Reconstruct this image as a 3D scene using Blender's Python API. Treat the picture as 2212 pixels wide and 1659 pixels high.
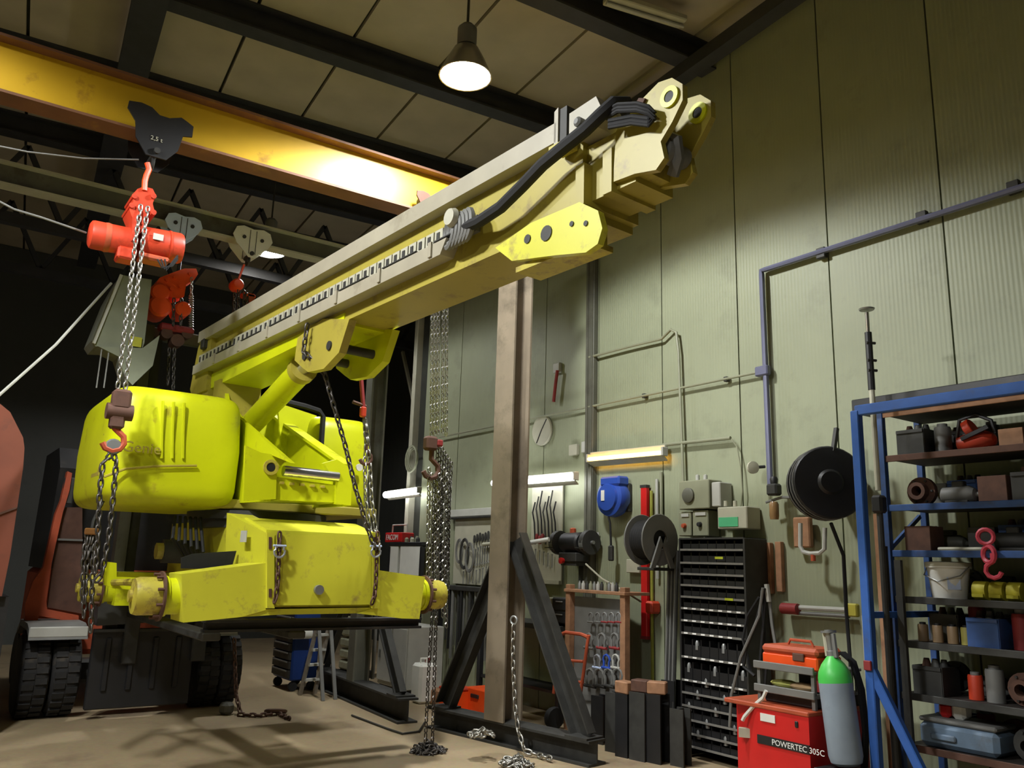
import bpy, bmesh, math, random
from mathutils import Vector, Matrix
random.seed(7)
for o in list(bpy.data.objects): bpy.data.objects.remove(o)
SC = bpy.context.scene
COL = SC.collection
# ------------------------------------------------------------------ camera
FPX, CX, CY, EYE = 1789.0, 1106.0, 829.5, 1.6
def _cam(u, v): return Vector((u - CX, -(v - CY), -FPX))
_dy = _cam(-200, 1179).normalized()
_h = _cam(3683, 1297)
_dx = (_h - _dy * _h.dot(_dy)).normalized()
_dz = _dx.cross(_dy)
MW = Matrix((_dx, _dy, _dz))                     # camera axes -> world axes
cd = bpy.data.cameras.new('camera'); cam = bpy.data.objects.new('camera', cd); COL.objects.link(cam)
cd.sensor_width = 36.0; cd.lens = 36.0 * FPX / 2212.0; cd.clip_start = 0.05
cam.matrix_world = Matrix.Translation((0, 0, EYE)) @ MW.to_4x4()
SC.camera = cam
def px(u, v, X=None, Y=None, Z=None):
    "photo pixel -> point on the real plane X=, Y= or Z= of the hall"
    r = MW @ _cam(u, v)
    t = X / r.x if X is not None else Y / r.y if Y is not None else (Z - EYE) / r.z
    return Vector((0, 0, EYE)) + r * t
# ------------------------------------------------------------------ world, exposure, hall lamps
w = bpy.data.worlds.new('world'); SC.world = w; w.use_nodes = True
w.node_tree.nodes['Background'].inputs[0].default_value = (0.02, 0.021, 0.024, 1)
w.node_tree.nodes['Background'].inputs[1].default_value = 0.5
VS = SC.view_settings; VS.view_transform = 'Standard'; VS.look = 'None'; VS.exposure = 0.6; VS.gamma = 1.0
VS.use_curve_mapping = False
LAMPS = [  # place, power, cone degrees
    ((3.30, 5.50, 5.68), 530, 156),
    ((-0.9, 4.3, 5.36), 720, 162),
    (tuple(px(580, 546, Y=10.8)), 190, 158),
    ((-2.8, 0.2, 5.60), 270, 158),  # added lamp out of view, lifts the general light
    ((-1.2, 5.55, 5.70), 190, 160),  # extra unseen lamp, added to brighten the left end of the yellow beam
]
# ------------------------------------------------------------------ materials
def lin(c):
    return tuple(((x / 255.0) / 12.92 if x / 255.0 <= 0.04045 else ((x / 255.0 + 0.055) / 1.055) ** 2.4) for x in c)
MATS = {}
def mat(name, rgb, rough=0.6, metal=0.0, var=0.25, scale=6.0, dirt=None, dirt_amt=0.0, bump=0.0, emit=None, power=0.0, dscale=3.0, trans=0.0):
    if name in MATS: return MATS[name]
    m = bpy.data.materials.new(name); m.use_nodes = True; nt = m.node_tree; N = nt.nodes; L = nt.links
    b = N['Principled BSDF']; b.inputs['Roughness'].default_value = rough; b.inputs['Metallic'].default_value = metal
    c = lin(rgb)
    tc = N.new('ShaderNodeTexCoord')
    if emit:
        b.inputs['Base Color'].default_value = (*c, 1)
        b.inputs['Emission Color'].default_value = (*lin(emit), 1); b.inputs['Emission Strength'].default_value = power
    else:
        n = N.new('ShaderNodeTexNoise'); n.inputs['Scale'].default_value = scale; n.inputs['Detail'].default_value = 6
        L.new(tc.outputs['Object'], n.inputs['Vector'])
        r = N.new('ShaderNodeValToRGB')
        r.color_ramp.elements[0].position = 0.3; r.color_ramp.elements[1].position = 0.7
        r.color_ramp.elements[0].color = (*[x * (1 - var) for x in c], 1)
        r.color_ramp.elements[1].color = (*[min(1, x * (1 + var * 0.6)) for x in c], 1)
        L.new(n.outputs['Fac'], r.inputs['Fac'])
        out = r.outputs['Color']
        if dirt:
            n2 = N.new('ShaderNodeTexNoise'); n2.inputs['Scale'].default_value = dscale; n2.inputs['Detail'].default_value = 8; n2.inputs['Roughness'].default_value = 0.7
            L.new(tc.outputs['Object'], n2.inputs['Vector'])
            r2 = N.new('ShaderNodeValToRGB'); r2.color_ramp.elements[0].position = 0.62 - 0.3 * dirt_amt; r2.color_ramp.elements[1].position = 0.8 - 0.25 * dirt_amt
            L.new(n2.outputs['Fac'], r2.inputs['Fac'])
            mx = N.new('ShaderNodeMixRGB'); mx.inputs['Color2'].default_value = (*lin(dirt), 1)
            L.new(r2.outputs['Color'], mx.inputs['Fac']); L.new(out, mx.inputs['Color1']); out = mx.outputs['Color']
        L.new(out, b.inputs['Base Color'])
        if bump:
            bp = N.new('ShaderNodeBump'); bp.inputs['Strength'].default_value = bump; bp.inputs['Distance'].default_value = 0.01
            L.new(n.outputs['Fac'], bp.inputs['Height']); L.new(bp.outputs['Normal'], b.inputs['Normal'])
    if trans: b.inputs['Transmission Weight'].default_value = trans
    MATS[name] = m
    return m
# ------------------------------------------------------------------ mesh builder
V3 = Vector
class G:
    def __init__(s): s.v = []; s.f = []
    def add(s, vs, fs):
        k = len(s.v); s.v += [V3(p) for p in vs]; s.f += [tuple(i + k for i in f) for f in fs]; return s
    def box(s, c, d, rz=0.0, bev=0.0, M=None):
        c = V3(c); M = M or Matrix.Rotation(rz, 3, 'Z'); h = [x / 2 for x in d]
        if bev <= 0:
            vs = [c + M @ V3((h[0] * a, h[1] * b, h[2] * e)) for a in (-1, 1) for b in (-1, 1) for e in (-1, 1)]
            return s.add(vs, [(0, 1, 3, 2), (4, 6, 7, 5), (0, 4, 5, 1), (2, 3, 7, 6), (0, 2, 6, 4), (1, 5, 7, 3)])
        bev = min(bev, min(h) * 0.95)
        idx = {}; vs = []
        for a in (-1, 1):
            for b in (-1, 1):
                for e in (-1, 1):
                    for ax in range(3):
                        q = [h[0] * a, h[1] * b, h[2] * e]
                        for o in range(3):
                            if o != ax: q[o] -= bev * (a, b, e)[o]
                        idx[(a, b, e, ax)] = len(vs); vs.append(c + M @ V3(q))
        I = lambda *k: idx[k]; fs = []
        for ax in range(3):
            o1, o2 = (ax + 1) % 3, (ax + 2) % 3
            for sg in (-1, 1):
                q = []
                for (p, r) in ((-1, -1), (1, -1), (1, 1), (-1, 1)):
                    k = [0, 0, 0]; k[ax] = sg; k[o1] = p; k[o2] = r; q.append(I(*k, ax))
                fs.append(tuple(q if sg > 0 else q[::-1]))
            for p in (-1, 1):
                for r in (-1, 1):
                    k0 = [0, 0, 0]; k1 = [0, 0, 0]
                    k0[ax] = -1; k1[ax] = 1; k0[o1] = k1[o1] = p; k0[o2] = k1[o2] = r
                    q = (I(*k0, o1), I(*k1, o1), I(*k1, o2), I(*k0, o2))
                    fs.append(q if p * r > 0 else q[::-1])
        for a in (-1, 1):
            for b in (-1, 1):
                for e in (-1, 1):
                    q = (I(a, b, e, 0), I(a, b, e, 1), I(a, b, e, 2)); fs.append(q if a * b * e > 0 else q[::-1])
        return s.add(vs, fs)
    @staticmethod
    def frame(p0, p1, up=(0, 0, 1)):
        z = (V3(p1) - V3(p0)); L = z.length; z = z / L if L > 1e-9 else V3((0, 0, 1)); up = V3(up)
        if abs(z.dot(up)) > 0.99: up = V3((1, 0, 0)) if abs(z.x) < 0.9 else V3((0, 1, 0))
        x = up.cross(z).normalized(); y = z.cross(x)
        return x, y, z, L           # x sideways, y up-ish, z along
    def bar(s, p0, p1, w, h, up=(0, 0, 1), bev=0.0, off=(0, 0)):
        x, y, z, L = s.frame(p0, p1, up); M = Matrix((x, y, z)).transposed()
        c = (V3(p0) + V3(p1)) / 2 + x * off[0] + y * off[1]
        return s.box(c, (w, h, L), bev=bev, M=M)
    def ibeam(s, p0, p1, w, h, tf=0.02, tw=0.014, up=(0, 0, 1)):
        s.bar(p0, p1, w, tf, up, off=(0, h / 2 - tf / 2)); s.bar(p0, p1, w, tf, up, off=(0, -h / 2 + tf / 2))
        return s.bar(p0, p1, tw, h - 2 * tf, up)
    def channel(s, p0, p1, w, h, t=0.012, up=(0, 0, 1)):   # U section, open towards +y
        s.bar(p0, p1, w, t, up, off=(0, -h / 2 + t / 2))
        s.bar(p0, p1, t, h - t, up, off=(-w / 2 + t / 2, t / 2))
        return s.bar(p0, p1, t, h - t, up, off=(w / 2 - t / 2, t / 2))
    def cyl(s, p0, p1, r0, r1=None, n=14, cap=True):
        r1 = r0 if r1 is None else r1; x, y, z, L = s.frame(p0, p1); p0, p1 = V3(p0), V3(p1)
        vs = []
        for (p, r) in ((p0, r0), (p1, r1)):
            for i in range(n):
                a = 2 * math.pi * i / n; vs.append(p + x * (r * math.cos(a)) + y * (r * math.sin(a)))
        fs = [(i, (i + 1) % n, n + (i + 1) % n, n + i) for i in range(n)]
        if cap: fs += [tuple(range(n))[::-1], tuple(range(n, 2 * n))]
        return s.add(vs, fs)
    def lathe(s, prof, o, ax=(0, 0, 1), n=16, up=(0, 1, 0)):
        o = V3(o); x, y, z, L = s.frame((0, 0, 0), ax, up); vs = []
        for (r, h) in prof:
            for i in range(n):
                a = 2 * math.pi * i / n; vs.append(o + z * h + x * (r * math.cos(a)) + y * (r * math.sin(a)))
        fs = []
        for k in range(len(prof) - 1):
            for i in range(n):
                j = (i + 1) % n; fs.append((k * n + i, k * n + j, (k + 1) * n + j, (k + 1) * n + i))
        if prof[0][0] > 1e-4: fs.append(tuple(range(n))[::-1])
        m = (len(prof) - 1) * n
        if prof[-1][0] > 1e-4: fs.append(tuple(range(m, m + n)))
        return s.add(vs, fs)
    def tube(s, pts, r, n=6, closed=False):
        pts = [V3(p) for p in pts]; K = len(pts); vs = []; prev = None
        for i, p in enumerate(pts):
            a = pts[(i - 1) % K] if (closed or i > 0) else p
            b = pts[(i + 1) % K] if (closed or i < K - 1) else p
            t = (b - a).normalized()
            if prev is None:
                prev = V3((0, 0, 1)) if abs(t.z) < 0.9 else V3((1, 0, 0))
            x = (prev - t * prev.dot(t))
            x = x.normalized() if x.length > 1e-6 else t.orthogonal().normalized()
            y = t.cross(x); prev = x
            for k in range(n):
                an = 2 * math.pi * k / n; vs.append(p + x * (r * math.cos(an)) + y * (r * math.sin(an)))
        fs = []
        for i in range(K if closed else K - 1):
            j = (i + 1) % K
            for k in range(n):
                l = (k + 1) % n; fs.append((i * n + k, i * n + l, j * n + l, j * n + k))
        if not closed: fs += [tuple(range(n))[::-1], tuple(range((K - 1) * n, K * n))]
        return s.add(vs, fs)
    def prism(s, poly, vec):
        poly = [V3(p) for p in poly]; vec = V3(vec); n = len(poly)
        nn = V3((0, 0, 0))
        for i in range(n): nn += poly[i].cross(poly[(i + 1) % n])
        if nn.dot(vec) > 0: poly = poly[::-1]
        vs = poly + [p + vec for p in poly]
        fs = [tuple(range(n)), tuple(range(2 * n - 1, n - 1, -1))] + [(i + n, (i + 1) % n + n, (i + 1) % n, i) for i in range(n)]
        return s.add(vs, fs)
    def ball(s, c, r, n=10, m=6):
        r = (r, r, r) if not isinstance(r, (tuple, list)) else r; c = V3(c); vs = [c + V3((0, 0, r[2]))]
        for j in range(1, m):
            t = math.pi * j / m
            for i in range(n):
                a = 2 * math.pi * i / n; vs.append(c + V3((r[0] * math.sin(t) * math.cos(a), r[1] * math.sin(t) * math.sin(a), r[2] * math.cos(t))))
        vs.append(c - V3((0, 0, r[2]))); e = len(vs) - 1
        fs = [(0, 1 + i, 1 + (i + 1) % n) for i in range(n)]
        for j in range(m - 2):
            for i in range(n):
                a, b = 1 + j * n + i, 1 + j * n + (i + 1) % n; fs.append((a, a + n, b + n, b))
        k = 1 + (m - 2) * n
        fs += [(k + i, e, k + (i + 1) % n) for i in range(n)]
        return s.add(vs, fs)
    def ring(s, c, ax, R, r, n=16, m=6):
        x, y, z, L = s.frame((0, 0, 0), ax); c = V3(c)
        return s.tube([c + x * (R * math.cos(2 * math.pi * i / n)) + y * (R * math.sin(2 * math.pi * i / n)) for i in range(n)], r, m, True)
    def text(s, txt, size, o, right, up, depth=0.004):
        cu = bpy.data.curves.new('t', 'FONT'); cu.body = txt; cu.size = size; cu.extrude = depth; cu.resolution_u = 3
        ob = bpy.data.objects.new('t', cu); me = bpy.data.meshes.new_from_object(ob)
        x = V3(right).normalized(); y = V3(up).normalized(); z = x.cross(y); o = V3(o)
        s.add([o + x * v.co.x + y * v.co.y + z * v.co.z for v in me.vertices], [tuple(p.vertices) for p in me.polygons])
        bpy.data.objects.remove(ob); bpy.data.curves.remove(cu); bpy.data.meshes.remove(me)
        return s
    def mesh(s, name, c):
        me = bpy.data.meshes.new(name); me.from_pydata([p - c for p in s.v], [], s.f); me.update()
        return me
    def build(s, name, m, parent=None, ang=35.0):
        lo = [min(p[i] for p in s.v) for i in range(3)]; hi = [max(p[i] for p in s.v) for i in range(3)]
        c = V3(((lo[0] + hi[0]) / 2, (lo[1] + hi[1]) / 2, lo[2]))
        me = s.mesh(name, c); me.materials.append(m)
        me.polygons.foreach_set('use_smooth', [True] * len(me.polygons)); me.set_sharp_from_angle(angle=math.radians(ang))
        o = bpy.data.objects.new(name, me); COL.objects.link(o)
        WL[o.name] = c
        if parent is not None: o.parent = parent; o.location = c - WL[parent.name]
        else: o.location = c
        return o
WL = {}
def tag(o, label=None, cat=None, group=None, kind=None):
    if label: o['label'] = label
    if cat: o['category'] = cat
    if group: o['group'] = group
    if kind: o['kind'] = kind
    return o
def thing(name, label, cat, loc, group=None):
    o = bpy.data.objects.new(name, None); COL.objects.link(o); o.location = loc; o.empty_display_size = 0.1
    WL[o.name] = V3(loc); return tag(o, label, cat, group)
def inst(src, parent, loc, M3=None, name=None):
    "another object on the same mesh data"
    c = src.copy(); COL.objects.link(c); c.parent = parent; c.location = V3(loc) - (WL[parent.name] if parent else V3((0, 0, 0)))
    if M3 is not None: c.rotation_euler = M3.to_euler()
    WL[c.name] = V3(loc); return c
def copy_tree(o, loc, rz=None, parent=None, label=None, sc=None):
    c = o.copy(); COL.objects.link(c); c.parent = parent
    if parent is None:
        c.location = loc; WL[c.name] = V3(loc)
        if rz is not None: c.rotation_euler = (0, 0, rz)
        if sc is not None: c.scale = (sc, sc, sc) if not isinstance(sc, tuple) else sc
        if label: c['label'] = label
    for ch in list(o.children): copy_tree(ch, None, None, c)
    return c
def struct(o): o['kind'] = 'structure'; return o
# chain links -------------------------------------------------------
LINKS = {}
def link_mesh(pitch, r, m):
    k = (pitch, r, m.name)
    if k not in LINKS:
        g = G(); L = pitch / 2 + r * 0.6; W = pitch * 0.30; pts = []
        for i in range(10):
            a = 2 * math.pi * i / 10; pts.append((W * math.cos(a), 0, (L - W) * (1 if math.sin(a) > 0.01 else -1 if math.sin(a) < -0.01 else 0) + W * math.sin(a)))
        g.tube(pts, r, 4, True); me = g.mesh('chain_link', V3((0, 0, 0))); me.materials.append(m)
        me.polygons.foreach_set('use_smooth', [True] * len(me.polygons)); LINKS[k] = me
    return LINKS[k]
def along(pts, step):
    pts = [V3(p) for p in pts]; out = []; d = 0.0; need = step / 2
    for a, b in zip(pts, pts[1:]):
        L = (b - a).length; t = (b - a) / L if L else V3((0, 0, 1))
        while d + L >= need:
            out.append((a + t * (need - d), t)); need += step
        d += L
    return out
def chain_parts(parent, pts, pitch, r, m, name='chain_link'):
    "every link an object of its own under parent"
    me = link_mesh(pitch, r, m)
    for i, (p, t) in enumerate(along(pts, pitch)):
        x = t.orthogonal().normalized(); y = t.cross(x)
        a = i * math.pi / 2 + 0.5; xx = x * math.cos(a) + y * math.sin(a); yy = t.cross(xx)
        o = bpy.data.objects.new(name, me); COL.objects.link(o); o.parent = parent
        o.location = p - WL[parent.name]; o.rotation_euler = Matrix((xx, yy, t)).transposed().to_euler()
def chain_mesh(g, pts, pitch, r):
    "links joined in one mesh (for strands too fine to pick apart)"
    L = pitch / 2 + r * 0.6; W = pitch * 0.32
    for i, (p, t) in enumerate(along(pts, pitch)):
        x = t.orthogonal().normalized(); y = t.cross(x); a = i * math.pi / 2 + 0.6; xx = x * math.cos(a) + y * math.sin(a)
        g.tube([p + xx * (W * c) + t * (L * s) for c, s in ((1, .5), (0, 1), (-1, .5), (-1, -.5), (0, -1), (1, -.5))], r, 3, True)
    return g
def sag(a, b, drop, n=10):
    a, b = V3(a), V3(b)
    return [a.lerp(b, i / n) - V3((0, 0, drop * 4 * (i / n) * (1 - i / n))) for i in range(n + 1)]
def arc(c, x, y, R, a0, a1, n=12):
    c, x, y = V3(c), V3(x), V3(y)
    return [c + x * (R * math.cos(math.radians(a0 + (a1 - a0) * i / n))) + y * (R * math.sin(math.radians(a0 + (a1 - a0) * i / n))) for i in range(n + 1)]
# ------------------------------------------------------------------ palette
YEL = mat('machine_yellow', (204, 211, 18), 0.38, var=0.10, scale=2.0, dirt=(150, 130, 45), dirt_amt=0.12, dscale=5)
YELD = mat('dirty_yellow', (190, 178, 60), 0.5, var=0.2, scale=5, dirt=(120, 96, 60), dirt_amt=0.45, dscale=9)
YELF = mat('faded_yellow_boom', (168, 155, 62), 0.45, var=0.12, scale=2, dirt=(128, 112, 62), dirt_amt=0.25, dscale=6)
YELC = mat('hazed_yellow', (208, 206, 54), 0.45, var=0.1, scale=2, dirt=(150, 130, 70), dirt_amt=0.2, dscale=6)  # machine yellow paled, hazy low light put into the colour
YELB = mat('crane_yellow', (205, 165, 32), 0.42, var=0.1, scale=2, dirt=(140, 100, 35), dirt_amt=0.1)
FLB = mat('crane_flange_shade', (112, 74, 48), 0.6, var=0.2, scale=4, dirt=(140, 104, 44), dirt_amt=0.2)  # brown puts the shading under the yellow flanges into their colour
TRAY = mat('pale_tray', (162, 156, 136), 0.45, var=0.12, scale=4, dirt=(130, 124, 104), dirt_amt=0.2)
RUST = mat('rust_brown', (92, 62, 48), 0.75, var=0.3, scale=12, dirt=(60, 42, 34), dirt_amt=0.4)
RED = mat('hoist_red', (196, 62, 34), 0.45, var=0.15, scale=8, dirt=(120, 44, 30), dirt_amt=0.2)
REDB = mat('signal_red', (200, 30, 30), 0.42, var=0.08)
REDD = mat('dull_red', (140, 44, 44), 0.6, var=0.2)
ORA = mat('bright_orange', (240, 82, 24), 0.45, var=0.1)
ORH = mat('rusty_orange_hood', (118, 62, 42), 0.75, var=0.25, scale=2, dirt=(84, 50, 38), dirt_amt=0.3)
ORD = mat('worn_orange', (178, 78, 44), 0.6, var=0.2, dirt=(110, 60, 40), dirt_amt=0.3)
STEEL = mat('chain_steel', (170, 168, 160), 0.35, 0.9, var=0.25, scale=30)
STEELD = mat('dark_chain', (98, 94, 90), 0.45, 0.8, var=0.3, scale=30)
ZINC = mat('zinc_grey', (150, 152, 150), 0.4, 0.6, var=0.12)
CHROME = mat('chromed_rod', (215, 215, 215), 0.18, 0.95, var=0.05)
BLK = mat('black_rubber', (22, 22, 23), 0.75, var=0.3, scale=20)
BLKP = mat('black_paint', (30, 30, 31), 0.5, var=0.25, scale=6, dirt=(62, 56, 50), dirt_amt=0.15)
IRON = mat('dark_iron', (58, 58, 55), 0.6, 0.2, var=0.3, scale=8, dirt=(40, 38, 36), dirt_amt=0.3)
IRONG = mat('grey_green_steel', (96, 96, 84), 0.55, 0.1, var=0.2, scale=4, dirt=(70, 62, 52), dirt_amt=0.3)
COLM = mat('gantry_column_paint', (128, 116, 98), 0.6, var=0.2, scale=3, dirt=(84, 76, 62), dirt_amt=0.35, dscale=2)
GRY = mat('light_grey', (176, 176, 168), 0.55, var=0.1)
GRYD = mat('mid_grey', (112, 112, 108), 0.55, var=0.15)
WHT = mat('white_plastic', (222, 222, 214), 0.5, var=0.06)
CRM = mat('cream_grey', (178, 176, 156), 0.55, var=0.1)
BLU = mat('frame_blue', (48, 92, 166), 0.45, var=0.15, scale=10, dirt=(70, 76, 90), dirt_amt=0.2)
BLUD = mat('cabinet_blue', (24, 52, 112), 0.4, var=0.12)
BLUR = mat('reel_blue', (44, 78, 170), 0.35, var=0.1)
BLUP = mat('pale_blue', (196, 214, 248), 0.45, var=0.06)
WOOD = mat('raw_wood', (160, 118, 86), 0.7, var=0.25, scale=14, dirt=(110, 76, 52), dirt_amt=0.3)
CANV = mat('grey_green_canvas', (122, 126, 108), 0.85, var=0.15, scale=5, bump=0.4)
CLR = mat('print_dark', (30, 30, 30), 0.6, var=0.0)
PRW = mat('print_white', (235, 235, 230), 0.6, var=0.0)
OLIVE = mat('pipe_green_grey', (138, 140, 116), 0.5, var=0.08)
PIPE = mat('pipe_blue_grey', (104, 106, 132), 0.4, 0.1, var=0.08)
def emis(name, col, power): return mat(name, col, emit=col, power=power)
# ------------------------------------------------------------------ wall sheet, concrete, roof materials
def wall_mat(name, rgb, pitch, rough=0.55, strength=0.22):
    m = mat(name, rgb, rough, var=0.06, scale=1.5, dirt=tuple(int(c * 0.86) for c in rgb), dirt_amt=0.25, dscale=1.2)
    nt = m.node_tree; N = nt.nodes; L = nt.links
    tc = N.new('ShaderNodeTexCoord'); wv = N.new('ShaderNodeTexWave'); wv.wave_type = 'BANDS'; wv.bands_direction = 'Y'
    wv.inputs['Scale'].default_value = 2 * math.pi / pitch / 20.0; wv.inputs['Distortion'].default_value = 0
    L.new(tc.outputs['Object'], wv.inputs['Vector'])
    bp = N.new('ShaderNodeBump'); bp.inputs['Strength'].default_value = strength; bp.inputs['Distance'].default_value = 0.006
    L.new(wv.outputs['Fac'], bp.inputs['Height']); L.new(bp.outputs['Normal'], N['Principled BSDF'].inputs['Normal'])
    return m
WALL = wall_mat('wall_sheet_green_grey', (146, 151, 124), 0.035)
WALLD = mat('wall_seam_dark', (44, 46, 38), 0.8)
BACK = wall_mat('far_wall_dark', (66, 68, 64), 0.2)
ROOF = mat('roof_sheet_brown_grey', (176, 166, 142), 0.7, var=0.15, scale=1.5)
RBEAM = mat('roof_steel_dark', (52, 53, 56), 0.6, var=0.2)
def floor_mat():
    m = mat('concrete_floor', (160, 138, 102), 0.55, var=0.16, scale=0.9, dirt=(104, 84, 66), dirt_amt=0.32, dscale=0.7, bump=0.08)
    nt = m.node_tree; N = nt.nodes; L = nt.links; b = N['Principled BSDF']
    src = b.inputs['Base Color'].links[0].from_socket
    tc = N.new('ShaderNodeTexCoord'); n = N.new('ShaderNodeTexNoise'); n.inputs['Scale'].default_value = 26; n.inputs['Detail'].default_value = 8
    L.new(tc.outputs['Object'], n.inputs['Vector'])
    mx = N.new('ShaderNodeMixRGB'); mx.blend_type = 'MULTIPLY'; mx.inputs['Fac'].default_value = 0.35
    L.new(src, mx.inputs['Color1']); L.new(n.outputs['Color'], mx.inputs['Color2'])
    g = N.new('ShaderNodeGamma'); g.inputs['Gamma'].default_value = 0.8
    L.new(mx.outputs['Color'], g.inputs['Color']); L.new(g.outputs['Color'], b.inputs['Base Color'])
    return m
FLOOR = floor_mat()
# ------------------------------------------------------------------ the hall
XW = 6.15
struct(G().box((0.5, 6, -0.1), (15.4, 22.4, 0.2)).build('floor', FLOOR))
wr = struct(G().box((XW + 0.10, 3.15, 3.5), (0.12, 16.3, 7.0)).build('wall_right', WALLD))
pm = G().box((XW + 0.02, 0.5, 3.5), (0.04, 0.986, 7.0)).build('wall_panel', WALL, wr)
pm.location = V3((XW + 0.02, -4.52, 0)) - WL['wall_right']
for k in range(1, 16): inst(pm, wr, (XW + 0.02, -4.52 + k, 0))
struct(G().box((XW + 0.05, 11.28, 3.5), (0.24, 0.10, 7.0), bev=0.01).build('trim_1', CRM))
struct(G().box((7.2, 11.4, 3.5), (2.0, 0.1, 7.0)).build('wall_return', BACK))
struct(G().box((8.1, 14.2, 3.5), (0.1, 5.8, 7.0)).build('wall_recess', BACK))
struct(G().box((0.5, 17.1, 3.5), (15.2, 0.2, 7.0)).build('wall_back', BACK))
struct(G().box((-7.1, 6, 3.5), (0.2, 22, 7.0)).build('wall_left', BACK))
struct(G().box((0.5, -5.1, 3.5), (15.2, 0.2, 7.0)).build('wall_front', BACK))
# steel post and conduit riser standing proud of the sheet wall
g = G().box((XW - 0.035, 7.06, 3.5), (0.07, 0.13, 7.0), bev=0.006); g.box((XW - 0.075, 7.10, 3.5), (0.012, 0.035, 7.0)); g.box((XW - 0.075, 7.02, 3.5), (0.012, 0.035, 7.0))
struct(g.build('trim_2', IRONG))
# roof, turned a little against the wall as in the picture
RA = math.radians(-5.3); RM = Matrix.Rotation(RA, 3, 'Z'); RC = V3((2.0, 6.0, 0))
def rp(a, b, z): return RC + RM @ V3((a, b, 0)) + V3((0, 0, z))
ce = struct(G().box(rp(0, 0, 7.1), (20, 26, 0.08), rz=RA).build('ceiling', WALLD))
cp = G().box(rp(0, 0, 7.035), (0.965, 25.6, 0.05), rz=RA)
for i, k in enumerate(range(-9, 10)):
    G().box(rp(k + 0.42, 0, 7.035), (0.965, 25.6, 0.05), rz=RA).build('roof_panel', ROOF, ce)
for i, b in enumerate((-6.1, -4.2, -2.3, -0.35, 1.6, 3.5, 5.4, 7.3)):
    g = G().ibeam(rp(-9, b, 6.87), rp(9, b, 6.87), 0.2, 0.28, 0.02, 0.014)
    struct(g.build('trim_%d' % (3 + i), RBEAM))
for i, (a, wd) in enumerate(((-1.05, 0.30), (3.9, 0.16))):
    struct(G().bar(rp(a, -8, 6.66), rp(a, 10, 6.66), wd, 0.14).build('trim_%d' % (11 + i), RBEAM))
# dark trusses and cladding high on the far side
for i, y in enumerate((11.5, 13.6)):
    g = G().bar((-6.5, y, 5.6), (7.5, y, 5.6), 0.12, 0.14)
    for x in range(-6, 8, 1): g.bar((x, y, 5.65), (x + 0.5, y, 6.6), 0.06, 0.06); g.bar((x + 0.5, y, 6.6), (x + 1, y, 5.65), 0.06, 0.06)
    struct(g.build('trim_%d' % (13 + i), RBEAM))
# far window opening beside the wall end: frame, sill and a dark pane
wf = struct(G().box((7.3, 11.32, 1.95), (1.3, 0.06, 1.1), bev=0.01).build('window_1', GRYD))
G().box((7.3, 11.27, 1.97), (1.16, 0.02, 0.94)).build('window_pane', mat('dark_glass', (24, 26, 30), 0.12, var=0.05), wf)
# roof light strip that is switched off
a, b = px(1310, -4, Z=6.85), px(1476, 48, Z=6.85)
t = thing('ceiling_batten_light', 'unlit pale batten light fixed below the roof beams', 'light', (a + b) / 2)
G().bar(a, b, 0.16, 0.06, bev=0.01).build('housing', CRM, t)
G().cyl(a - V3((0, 0, 0.05)), b - V3((0, 0, 0.05)), 0.018, n=10).build('tube', GRY, t)
# ------------------------------------------------------------------ high-bay lamps
LENS = emis('lamp_lens_glow', (255, 250, 238), 60)
REFL = mat('lamp_reflector', (150, 150, 148), 0.3, 0.8, var=0.05)
LN = ['dazzling high bay lamp hanging above the yellow crane beam', 'high bay lamp hanging over the open floor away from the tool wall',
      'bright high bay lamp hanging behind the grey crane beam', 'added unseen high bay lamp hanging over the aisle in front of the tool wall', 'added unseen high bay lamp brightening the far left end of the yellow beam']
def high_bay(loc, power, cone, label, r=0.23):
    p = V3(loc); t = thing('high_bay_lamp', label, 'lamp', p)
    G().lathe([(0.05, 0.30), (0.11, 0.26), (r * 0.7, 0.16), (r, 0.0), (r - 0.012, 0.0), (r * 0.66, 0.15), (0.10, 0.25), (0.05, 0.28)], p, n=24).build('reflector', REFL, t)
    G().lathe([(0.0001, 0.028), (r * 0.93, 0.03), (r * 0.93, 0.022), (0.0001, 0.015)], p, n=24).build('lens', LENS, t)
    G().lathe([(0.085, 0.29), (0.085, 0.46), (0.05, 0.5)], p, n=14).build('ballast_housing', GRYD, t)
    G().cyl(p + V3((0, 0, 0.5)), V3((p.x, p.y, 6.99)), 0.012, n=6).build('suspension_rod', IRON, t)
    ld = bpy.data.lights.new('high_bay', 'SPOT'); ld.energy = power; ld.spot_size = math.radians(cone); ld.spot_blend = 0.25
    ld.shadow_soft_size = 0.16; ld.color = (0.97, 0.99, 1.0)
    lo = bpy.data.objects.new('light_source', ld); COL.objects.link(lo); lo.parent = t; lo.location = (0, 0, -0.02)
for (l, e, c), s in zip(LAMPS, LN): high_bay(l, e, c, s)
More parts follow.
